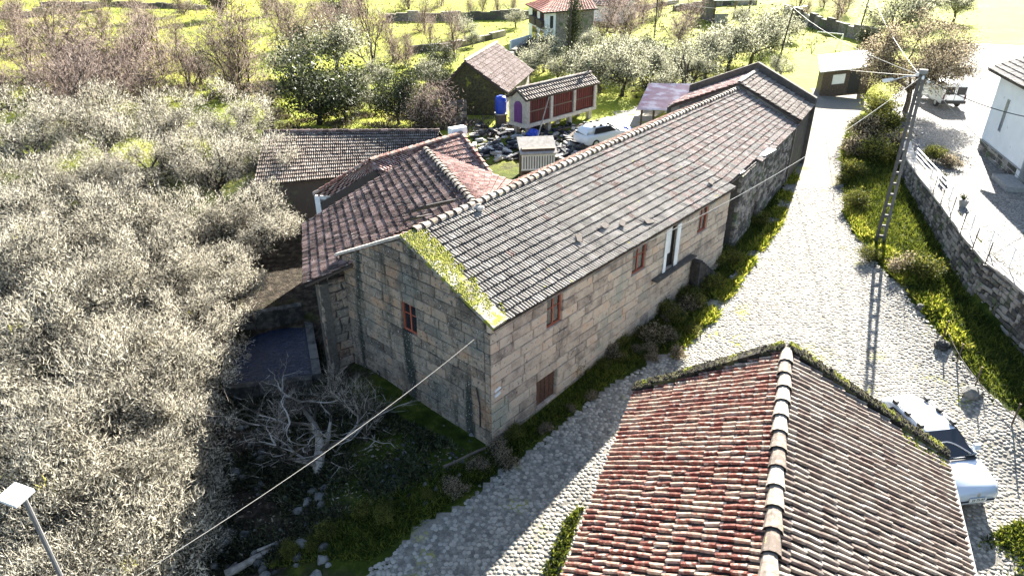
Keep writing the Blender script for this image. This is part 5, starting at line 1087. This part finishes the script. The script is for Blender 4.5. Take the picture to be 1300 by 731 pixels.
def bare_meshes(seed, h, r, th, levels=4, tr=.14, nt=2600, tl=.5, tw=.02, lift=.35):
    """leafless tree: forking limbs down to fine twigs"""
    random.seed(seed); m = MB(); tips = []
    def grow(p, d, L, rad, lev):
        k = 3; pts = [p]; q = p; dd = d
        for i in range(k): dd = unit(dd+V(random.gauss(0, .16), random.gauss(0, .16), random.gauss(.05, .12))); q = q+dd*L/k; pts.append(q)
        m.tube(pts, list(np.linspace(rad, rad*.55, k+1)), 6 if lev < 2 else 4, False)
        if lev >= levels: tips.append((pts[-1], dd)); return
        for j in range(3 if lev else 5):
            b = pts[-1] if j < 2 else pts[random.choice((1, 2))]
            nd = unit(dd+V(random.gauss(0, .6), random.gauss(0, .6), random.gauss(lift*.4, .35))); grow(b, nd, L*random.uniform(.55, .85), rad*.52, lev+1)
        tips.append((pts[-1], dd))
    grow(V(0, 0, -.2), V(random.uniform(-.1, .1), random.uniform(-.1, .1), 1), th, tr, 0)
    P = np.array(m.v); zmax = P[:, 2].max(); s = h/zmax; rr_ = np.percentile(np.hypot(P[:, 0], P[:, 1]), 98); sr = r/rr_
    S_ = np.array([sr, sr, s]); P = P*S_
    tm = bpy.data.meshes.new('trunk'); tm.from_pydata(P.tolist(), [], m.f); tm.update()
    T = np.array([t[0] for t in tips])*S_; D = np.array([t[1] for t in tips]); k = rng.integers(0, len(T), nt); d = unit_rows(D[k]+rng.normal(0, .5, (nt, 3))+np.array([0, 0, lift*.6]))
    pos = T[k]+rng.normal(0, .12, (nt, 3))-d*.1
    v, f = blades(pos, d, tl*(.4+.9*rng.random(nt)), tw*(.7+.6*rng.random(nt))); return tm, np_mesh('twigs', v, f), None

# the pale thicket filling the left
TH = [tree_meshes(s, h, r, th, 27000, .19, .023, 46, .85, .5, .55, False, 9, .22, .44, hollow=.5) for s, h, r, th in ((11, 5.2, 2.9, 1.3), (12, 4.6, 2.7, 1.0), (13, 5.8, 3.0, 1.6))]
thick = [(30, 700, .8), (95, 690, .95), (20, 600, .9), (140, 640, .95), (95, 590, 1), (165, 565, .8), (205, 520, .82), (40, 510, 1), (120, 500, 1.05), (215, 455, .85), (160, 430, 1), (60, 420, 1.05), (235, 385, .9), (120, 350, 1.05), (20, 340, 1.05), (190, 325, 1), (285, 330, .8), (70, 290, 1.1), (150, 270, 1.1), (240, 270, 1), (320, 275, .85), (20, 250, 1.1), (100, 225, 1.1), (185, 215, 1.1), (270, 215, 1.05), (350, 215, .95), (40, 190, 1.15), (130, 175, 1.15), (215, 170, 1.1), (300, 175, 1.05), (200, 628, .55), (215, 590, .6)]
where = ['behind the lamp head in the bottom left corner', 'right of the lamp pole at the bottom', 'above the lamp head at the left edge', 'beside the shaded garden, low down', 'left of the pale cable', 'under the pale cable', 'at the right fringe beside the bare fig tree', 'at the left edge halfway down', 'in the middle of the lower thicket', 'at the right fringe left of the water tank', 'one row in from the water tank', 'near the left edge level with the water tank', 'at the fringe just left of the tank top', 'in the middle of the thicket', 'at the left edge level with the dark wing eave', 'level with the dark wing eave, one row in', 'at the fringe above the dark gap by the wing', 'left of the middle of the thicket', 'in the heart of the thicket', 'two crowns left of the dark wing', 'nearest the upper left corner of the dark wing', 'at the left edge above the middle', 'in the upper thicket left of centre', 'in the upper thicket', 'below the left end of the long shed', 'overhanging the left end of the long shed roof', 'at the left edge near the brown trees', 'just below the brown treetops', 'in the top row of the pale thicket', 'top right of the pale thicket beside the long shed', 'lowest small clump by the shaded rocks', 'small clump reaching into the shade below the cable']
for i, (px, py, sc) in enumerate(thick):
    p = at(px, py, 3.0*sc); g = float(gz(p[0], p[1])); plant_tree('thicket_tree', (p[0], p[1], g), random.random()*6.3, TH[i % 3], (M['bark'], M['twig']), ('pale twiggy shrub tree '+where[i]), 'tree', 'pale twiggy trees of the thicket', sc)
# brown leafless trees above it
BT = [bare_meshes(s, 1, .5, .3, 4, .026, 5200, .085, .0052) for s in (21, 22, 23)]
def bare(px, py, h, sc_r, label, mat='bark', tmat='pink_twig', i=0, group='leafless trees'):
    p = G(px, py); e = empty('bare_tree', tuple(p), label, 'tree', group, random.random()*6.3); e.scale = (h*sc_r, h*sc_r, h); tm, cm, _ = BT[i % 3]; link('trunk', tm, M[mat], e); link('twigs', cm, M[tmat], e)
bl_ = [(12, 142, 6.5, .9, 'dark bare tree at the left edge above the pale thicket'), (60, 150, 5.5, 1.1, 'bare brown tree second from the left edge'), (105, 135, 5.5, 1.2, 'bare brown tree left of the middle of the brown row'), (150, 130, 5.5, 1.2, 'bare brown tree in the middle of the brown row'), (195, 140, 6, 1.1, 'bare brown tree right of the middle of the brown row'),
       (240, 125, 5.5, 1.1, 'bare brown tree in front of the dark hedge top left'), (298, 124, 6.5, .9, 'leaning bare tree with a pinkish crown left of the tall pale one'), (323, 122, 10.5, .75, 'tall bare tree with a wide pale crown in the top left field'), (472, 80, 8.5, .85, 'tall bare tree on the bright slope right of the pale olive'), (498, 78, 5, .6, 'slender bare sapling right of the tall bare tree'), (517, 84, 4.6, .7, 'slender dark bare sapling above the ivy tree'), (548, 62, 4, .8, 'small bare tree in front of the middle field wall'), (577, 74, 6.5, .5, 'thin tall bare tree left of the barn'),
       (595, 24, 4, .8, 'bare tree standing on the top field wall, leftmost'), (612, 22, 4.5, .7, 'bare tree standing on the top field wall, second'), (632, 20, 4.5, .7, 'bare tree standing on the top field wall, third'), (652, 20, 4.2, .8, 'bare tree on the top field wall nearest the white house'), (420, 55, 5, 1.1, 'bushy bare tree behind the round olive'), (385, 70, 5, 1.0, 'bare brush behind the round olive, farther left'), (340, 165, 5, .7, 'thin bare tree at the left end of the long shed'), (1022, 30, 4, .6, 'thin bare tree at the back of the yellow field, left'), (1062, 32, 5, .5, 'thin bare tree at the back of the yellow field, right'), (30, 60, 6, 1.2, 'bare tree in the top left corner'), (355, 40, 6, 1.1, 'bare tree in the scrub at the top, right of the tall pale tree'), (560, 165, 3.6, 1.3, 'bare brush behind the ridge of the long shed, right'), (535, 163, 3.4, 1.3, 'bare brush behind the ridge of the long shed, left')]
for i, (px, py, h, r_, lb) in enumerate(bl_): bare(px, py, h, r_, lb, 'bark', 'twig' if 'tall' in lb and 'wide' in lb else 'pink_twig', i)
# olives and other leafy crowns
OL = [tree_meshes(s, 3.6, 2.2, 1.0, 7000, .17, .055, 34, .8, .3, .5, True, 6, .16, .55) for s in (31, 32, 33)]
def leafy(px, py, sc, label, mat='olive_leaf', name='olive_tree', i=0, set_=None, group=None, cat='tree', szc=None):
    p = G(px, py); return plant_tree(name, p, random.random()*6.3, (set_ or OL)[i % 3], (M['bark'], M[mat]), label, cat, group, sc, szc)
ol = [(690, 92, 1.1, 'pale olive tree in front of the distant white house'), (672, 104, .9, 'pale olive behind the granary roof, left'), (708, 106, .8, 'small pale olive behind the granary cross'), (762, 118, 1.35, 'pale olive right of the granary cross'), (790, 122, 1.3, 'pale olive left of the twisted trunk'), (785, 96, 1.2, 'pale olive behind the others, left of the field pole'), (815, 104, 1.25, 'pale olive at the foot of the field pole'), (838, 112, 1.2, 'pale olive between the field pole and the twisted trunk'), (742, 104, 1.1, 'pale olive just right of the cypress'), (848, 128, .9, 'low pale olive behind the pink carport'),
      (895, 100, 1.4, 'large pale olive behind the far gable, left'), (925, 92, 1.6, 'large pale olive behind the far gable, middle'), (952, 82, 1.6, 'large pale olive with a visible trunk left of the yellow field'), (905, 78, 1.2, 'pale olive in front of the hay shelter'), (980, 62, 1.5, 'pale olive at the top left corner of the yellow field'), (990, 100, .7, 'low olive shoots beside the raised gable'), (880, 112, 1.0, 'pale olive touching the left end of the raised gable'), (430, 95, 1.7, 'pale leafy tree right of the dark round bush'), (372, 100, 1.2, 'pale leafy tree left of the dark round bush'), (715, 140, .7, 'small olive behind the granary')]
for i, (px, py, sc, lb) in enumerate(ol): leafy(px, py, sc, lb, 'olive_leaf', 'olive_tree', i, None, 'pale olive trees')
DK = [tree_meshes(s, 4.2, 2.3, .5, 8000, .17, .07, 40, .85, .2, .5, True, 6, .16, .6, hollow=.5) for s in (41, 42, 43)]
leafy(405, 158, 1.75, 'big round dark green bush behind the long shed', 'dark_leaf', 'evergreen_bush', 0, DK, None, 'bush'); leafy(440, 150, 1.0, 'smaller dark bush touching the right of the big round one', 'dark_leaf', 'evergreen_bush', 1, DK, None, 'bush')
leafy(508, 158, 1.05, 'black green ivy clad tree behind the long shed', 'dark_leaf', 'ivy_tree', 2, DK, None, 'tree', 1.35); leafy(532, 160, .8, 'dark ivy bush right of the ivy clad tree', 'dark_leaf', 'ivy_bush', 0, DK, None, 'bush')
leafy(280, 24, 1.3, 'dark conifer at the top left, behind the tall pale bare tree', 'dark_leaf', 'dark_conifer', 1, DK, None, 'tree', 1.8)
leafy(742, 90, .7, 'bright green shrub at the foot of the cypress', 'green_leaf', 'green_shrub', 1, DK, None, 'bush'); leafy(828, 120, .6, 'dark shrub at the foot of the olives', 'dark_leaf', 'dark_shrub', 0, DK, None, 'bush')
leafy(255, 105, 1.0, 'dark brush in the middle of the brown trees', 'dark_leaf', 'dark_shrub', 2, DK, None, 'bush'); leafy(428, 30, 1.3, 'dark scrub at the top edge left of the middle field', 'dark_leaf', 'dark_shrub', 1, DK, None, 'bush')
cyp = tree_meshes(51, 8.5, .85, .4, 14000, .2, .09, 60, 1.2, .9, .2, True, 5, .12, .5, hollow=.2); plant_tree('cypress', G(726, 84), 0, cyp, (M['bark'], M['dark_leaf']), 'tall narrow dark cypress in front of the distant white house', 'tree', None, .95)
BG = [tree_meshes(s, 8.0, 4.6, 2.6, 42000, .17, .06, 80, .8, .25, .55, True, 8, .26, .7, hollow=.45) for s in (61,)]
plant_tree('oak_tree', at(1146, 150, 2.6), .5, BG[0], (M['bark'], M['brown_leaf']), 'big round brown leaved tree between the road and the van', 'tree')
leafy(1128, 52, 2.0, 'grey leafless looking tree behind the big brown one', 'olive_leaf', 'grey_tree', 0, None); leafy(1165, 30, 1.8, 'grey green tree at the top edge right of the grey one', 'olive_leaf', 'grey_tree', 1, None); leafy(1210, 28, 1.5, 'reddish brown tree at the top edge above the van', 'brown_leaf', 'brown_tree', 2, None)
BU = [tree_meshes(s, 1.5, 1.1, .15, 3200, .15, .06, 26, .8, .35, .4, True, 5, .05, .4, hollow=.4) for s in (71, 72, 73)]
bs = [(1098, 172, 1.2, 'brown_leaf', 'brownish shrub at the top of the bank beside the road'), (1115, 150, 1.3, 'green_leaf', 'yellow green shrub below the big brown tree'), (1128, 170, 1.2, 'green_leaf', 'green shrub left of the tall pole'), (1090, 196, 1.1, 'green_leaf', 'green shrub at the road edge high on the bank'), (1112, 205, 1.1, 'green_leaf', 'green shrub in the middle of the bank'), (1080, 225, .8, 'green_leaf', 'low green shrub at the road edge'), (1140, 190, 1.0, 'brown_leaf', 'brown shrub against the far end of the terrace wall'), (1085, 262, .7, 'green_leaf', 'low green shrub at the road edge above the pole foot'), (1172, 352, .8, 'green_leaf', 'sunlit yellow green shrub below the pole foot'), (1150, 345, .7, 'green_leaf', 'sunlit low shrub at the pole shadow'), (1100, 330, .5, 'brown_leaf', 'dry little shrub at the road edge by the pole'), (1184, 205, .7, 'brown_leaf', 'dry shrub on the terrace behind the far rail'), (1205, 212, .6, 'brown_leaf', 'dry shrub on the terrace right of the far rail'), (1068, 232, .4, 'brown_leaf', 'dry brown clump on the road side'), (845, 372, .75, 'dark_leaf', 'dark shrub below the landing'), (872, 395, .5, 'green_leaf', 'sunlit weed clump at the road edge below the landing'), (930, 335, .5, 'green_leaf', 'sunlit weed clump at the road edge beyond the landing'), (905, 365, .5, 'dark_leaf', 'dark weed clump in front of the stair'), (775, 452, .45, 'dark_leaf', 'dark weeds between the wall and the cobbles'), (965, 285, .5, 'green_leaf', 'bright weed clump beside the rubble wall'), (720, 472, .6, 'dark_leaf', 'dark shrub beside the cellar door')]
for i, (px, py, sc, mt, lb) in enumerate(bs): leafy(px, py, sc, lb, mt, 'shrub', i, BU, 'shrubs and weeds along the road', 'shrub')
# small fig, bare and pale, in front of the gable
for i, (sd, h, r_, px, py, rz, lb) in enumerate(((85, 2.8, 4.6, 405, 600, 1.0, 'wide crooked leafless fig tree in the deep shade below the gable'), (88, 2.8, 2.4, 462, 560, 2.0, 'crooked leafless tree against the foot of the gable'), (91, 2.6, 2.2, 350, 560, 3.0, 'crooked leafless tree in front of the water tank'))):
    FG = bare_meshes(sd, h, r_*.85, .9, 5, .075, 500, .5, .014, .1); p = G(px, py); e = empty('bare_fig_tree', tuple(p), lb, 'tree', None, rz); link('trunk', FG[0], M['figbark'], e); tag(link('twigs', FG[1], M['figbark'], e), kind='stuff')
# logs and rocks in the shaded garden
for i, (px, py, L_, a_, lb) in enumerate(((318, 716, 1.6, .62, 'cut pale log lying in the bottom shade'), (350, 690, 1.2, .5, 'thin fallen branch beside the cut log'), (590, 582, 1.7, .55, 'fallen pole on the bank at the corner of the farmhouse'))):
    p = G(px, py); d = V(math.cos(a_), math.sin(a_), .03); r_ = (.13, .05, .06)[i]; m = MB(); m.tube([p+V(0, 0, r_)+d*L_*t+V(0, 0, .03*math.sin(5*t)) for t in np.linspace(-.5, .5, 6)], [r_*1.05, r_, r_*.98, r_, r_*.95, r_*.9], 9); tag(m.build('log', M['palebark'] if i != 2 else M['oldwood']), lb, 'log')
rk = []; m = MB()
for _ in range(150):
    px, py = random.uniform(170, 420), random.uniform(520, 740)
    if px < 190+(740-py)*.35 and random.random() < .7: continue
    p = G(px, py); m.ball(p+V(0, 0, .02), random.choice((.06, .1, .14, .2)), 6, 4, .7, .5)
for _ in range(90):
    px, py = random.uniform(470, 640), random.uniform(540, 640); p = G(px, py); m.ball(p, random.choice((.04, .06, .1)), 6, 4, .7, .5)
tag(m.build('loose_stones', M['rock']), 'loose stones scattered over the shaded slope', 'stones', None, 'stuff')
for px, py, s_, lb in ((250, 632, .35, 'pale grey rock at the fringe of the thicket'), (282, 690, .3, 'grey rock in the bottom shade beside the log'), (222, 690, .4, 'broad dark rock below the thicket')):
    p = G(px, py); m = MB(); m.ball(p+V(0, 0, s_*.4), s_, 9, 6, .7, .35); tag(m.build('rock', M['rock']), lb, 'rock')

# grass and weeds: blades over the verges, bank, garden and near fields
def scatter(poly_px, n, ln, wd, mat, name, label, zup=.8, leaf=False, clump=.0):
    pw = np.array([G(*q)[:2] for q in poly_px]); lo, hi = pw.min(0), pw.max(0); out = []
    while sum(len(o) for o in out) < n:
        q = lo+(hi-lo)*rng.random((n*2, 2)); k = in_poly(q[:, 0], q[:, 1], [tuple(a) for a in pw]); q = q[k]
        if clump: nz = np.sin(q[:, 0]*1.7+2*np.sin(q[:, 1]*1.1))+np.sin(q[:, 1]*2.3+q[:, 0]*.6); q = q[nz+rng.normal(0, .6, len(q)) > clump]
        out.append(q)
    q = np.concatenate(out)[:n]; pos = np.stack([q[:, 0], q[:, 1], gz(q[:, 0], q[:, 1])], 1); d = rng.normal(0, .55, (n, 3)); d[:, 2] = zup*(.4+rng.random(n))
    v, f = blades(pos, d, ln*(.4+rng.random(n)), wd*(.6+.8*rng.random(n)), leaf); return tag(link(name, np_mesh(name, v, f), M[mat]), label, 'grass' if 'grass' in name else 'litter', None, 'stuff')
verge = [(330, 725), (470, 712), (560, 650), (660, 578), (745, 508), (800, 470), (858, 440), (896, 388), (936, 335), (972, 285), (995, 240), (975, 250), (935, 300), (880, 350), (830, 395), (700, 515), (622, 572), (560, 600), (450, 650)]
scatter(verge, 26000, .26, .035, 'grass', 'verge_grass', 'grass on the shaded verge between the farmhouse and the cobbles')
edge = [(852, 458), (905, 408), (942, 356), (992, 285), (1012, 225), (1003, 205), (976, 285), (930, 340), (886, 402)]
scatter(edge, 9000, .3, .07, 'sun_grass', 'road_edge_grass', 'sunlit yellow green weeds along the left road edge', .7, True, -.1)
edge2 = [(1066, 262), (1092, 306), (1150, 368), (1206, 436), (1232, 448), (1180, 362), (1110, 300), (1082, 262)]
scatter(edge2, 8000, .3, .07, 'sun_grass', 'bank_edge_grass', 'sunlit yellow green weeds along the right road edge', .7, True, -.1)
bank = [(1068, 190), (1076, 160), (1110, 130), (1140, 180), (1170, 250), (1200, 310), (1240, 385), (1300, 440), (1300, 530), (1245, 485), (1205, 438), (1150, 372), (1092, 308), (1072, 268)]
scatter(bank, 42000, .26, .04, 'grass', 'bank_grass', 'rough grass on the bank below the terrace wall')
garden = [(240, 640), (270, 500), (300, 420), (400, 420), (440, 500), (600, 575), (560, 605), (330, 725), (180, 740)]
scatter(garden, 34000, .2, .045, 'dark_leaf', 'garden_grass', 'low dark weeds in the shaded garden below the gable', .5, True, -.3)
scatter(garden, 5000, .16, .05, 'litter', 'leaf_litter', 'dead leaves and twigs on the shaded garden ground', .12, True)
corner = [(1240, 690), (1300, 660), (1330, 740), (1250, 750)]; scatter(corner, 3500, .2, .05, 'grass', 'corner_grass', 'sunlit weeds at the bottom right corner', .5, True, .3)
left_strip = [(690, 731), (720, 660), (740, 640), (705, 740)]; scatter(left_strip, 1500, .2, .05, 'grass', 'wall_foot_grass', 'sunlit weeds at the foot of the red roofed house', .5, True)
fieldn = [(0, 130), (330, 130), (560, 130), (640, 95), (520, 85), (300, 110), (0, 90)]; scatter(fieldn, 9000, .5, .12, 'grass', 'field_grass', 'coarse tufts in the near fields behind the thicket', .8, False, .5)
yard = [(330, 165), (560, 165), (640, 180), (700, 200), (690, 150), (600, 150), (500, 120), (350, 140)]; scatter(yard, 9000, .45, .06, 'litter', 'dry_brush', 'dry brush and brambles behind the long shed', .7, False, .1)

LM = [('the white house', 710, 35), ('the stone barn', 600, 110), ('the tallest bare tree', 323, 80), ('the round dark bush', 405, 120), ('the ivy clad tree', 508, 125), ('the granary', 710, 125), ('the pink carport', 850, 120), ('the hay shelter', 920, 20), ('the yellow field', 1050, 75), ('the long shed roof', 450, 190), ('the top left corner', 5, 5), ('the upper field wall', 580, 25), ('the pole by the olives', 829, 55), ('the dark conifer', 280, 10), ('the field shed', 1070, 100), ('the pale thicket', 150, 170),
      ('the farmhouse corner', 622, 565), ('the cellar door', 695, 495), ('the landing', 858, 335), ('the red roof tip', 806, 495), ('the bottom edge', 470, 722), ('the fallen pole', 590, 582), ('the wide fig tree', 405, 600), ('the stone steps', 905, 320)]
USED = set()
def autolabel(what, px, py, sizes, q):
    """a label from the thing's size and the two landmarks nearest to it"""
    near = sorted(LM, key=lambda l: (l[1]-px)**2+((l[2]-py)*1.6)**2)
    def rel(l):
        dx, dy = px-l[1], (py-l[2])*1.6
        if abs(dx) < 14 and abs(dy) < 14: return 'right at '
        return ('just ' if abs(dx)+abs(dy) < 40 else '')+(('right of ' if dx > 0 else 'left of ') if abs(dx) > abs(dy) else ('in front of ' if dy > 0 else 'behind '))
    sz = sizes[min(len(sizes)-1, int(q*len(sizes)))]
    for b in near[1:6]:
        lb = f'{sz} {what} {rel(near[0])}{near[0][0]}, {rel(b)}{b[0]}'
        if lb not in USED and len(lb.split()) <= 16: break
    if len(lb.split()) > 16 or lb in USED: lb = f'{sz} {what} {rel(near[0])}{near[0][0]}, {rel(near[1])}{near[1][0]}'.replace('just ', '')
    USED.add(lb); return lb
# scrub and orchard trees over the far fields, hedges at the terraces
fx = [(70, 60), (130, 52), (180, 70), (225, 62), (90, 95), (165, 100), (205, 95), (118, 110), (45, 105), (372, 62), (400, 40), (445, 42), (540, 40), (690, 8), (560, 8), (520, 12), (820, 30), (870, 34), (860, 62), (800, 52), (770, 40), (742, 46), (840, 22), (1012, 14), (1045, 10), (1075, 18), (20, 42), (96, 30), (232, 20), (180, 28), (340, 20), (455, 20)]
for i, (px, py) in enumerate(fx): h_ = random.uniform(4, 6.5); bare(px, py, h_, random.uniform(.8, 1.25), autolabel('bare tree', px, py, ('low', 'middling', 'tall'), (h_-4)/2.5), 'bark', 'pink_twig', i, 'bare trees scattered over the far fields')
for i, (px, py) in enumerate([(655, 35), (600, 60), (560, 92), (590, 50), (455, 122), (470, 140), (690, 70), (860, 90), (770, 72), (790, 66), (830, 84), (812, 72), (750, 66), (1000, 52), (1100, 60), (1085, 100), (480, 112), (545, 110), (560, 118), (20, 20), (140, 12), (240, 14), (885, 22), (940, 36)]): leafy(px, py, random.uniform(.5, .95), autolabel('bush', px, py, (('brown', 'pale', 'dark', 'brown')[i % 4],), 0), ('brown_leaf', 'olive_leaf', 'dark_leaf', 'brown_leaf')[i % 4], 'hedge_bush', i, DK if i % 4 == 2 else OL, 'bushes in the hedges of the far fields', 'bush')
for i in range(34):
    t = random.random(); a, b = [((470, 705), (850, 432)), ((640, 560), (880, 380)), ((330, 720), (560, 620))][i % 3]; px, py = a[0]+(b[0]-a[0])*t+random.uniform(-14, 14), a[1]+(b[1]-a[1])*t+random.uniform(-8, 8)
    q_ = random.random(); leafy(px, py, .15+.23*q_, autolabel('weeds', px, py, (('tiny dark', 'little dark', 'dark') if i % 2 == 0 else ('tiny green', 'little green', 'green')), q_), ('dark_leaf', 'green_leaf')[i % 2], 'weed_clump', i, BU, 'weed clumps on the shaded verge', 'weeds')
for i in range(22):
    t = random.random(); px, py = 815+45*random.random()+90*t, 440-150*t+random.uniform(-12, 20)
    q_ = random.random(); leafy(px, py, .3+.3*q_, autolabel('tangle', px, py, (('low dark', 'dark', 'bushy dark') if i % 3 < 2 else ('low brown', 'brown', 'bushy brown')), q_), ('dark_leaf', 'dark_leaf', 'brown_leaf')[i % 3], 'weed_clump', i, BU, 'weeds below the landing', 'weeds')
scatter([(0, 110), (330, 120), (560, 120), (640, 80), (700, 30), (520, 5), (260, 5), (0, 5)], 7000, .5, .13, 'dry', 'dry_grass', 'dark dry tufts and brush over the upper fields', .7, False, .35)
scatter([(700, 120), (860, 130), (1000, 70), (1100, 40), (1000, 5), (760, 5)], 6000, .45, .16, 'dry', 'dry_grass', 'dark dry tufts between the olives and the yellow field', .7, False, .8)

for i, (px, py, h_, r_) in enumerate(((85, 118, 7, 1.2), (128, 122, 7, 1.2), (172, 118, 7, 1.25), (105, 160, 5.5, 1.2))): bare(px, py, h_, r_, autolabel('brown tree', px, py, ('dense twiggy',), 0), 'bark', 'pink_twig', i, 'brown trees above the thicket')
TW = bare_meshes(77, 4.2, 1.6, 1.8, 2, .3, 60, .3, .03, .1); p = G(868, 128); e = empty('twisted_tree', tuple(p), 'dark twisted trunk with hardly any twigs behind the carport', 'tree', None, .6); link('trunk', TW[0], M['bark'], e); tag(link('twigs', TW[1], M['bark'], e), kind='stuff')
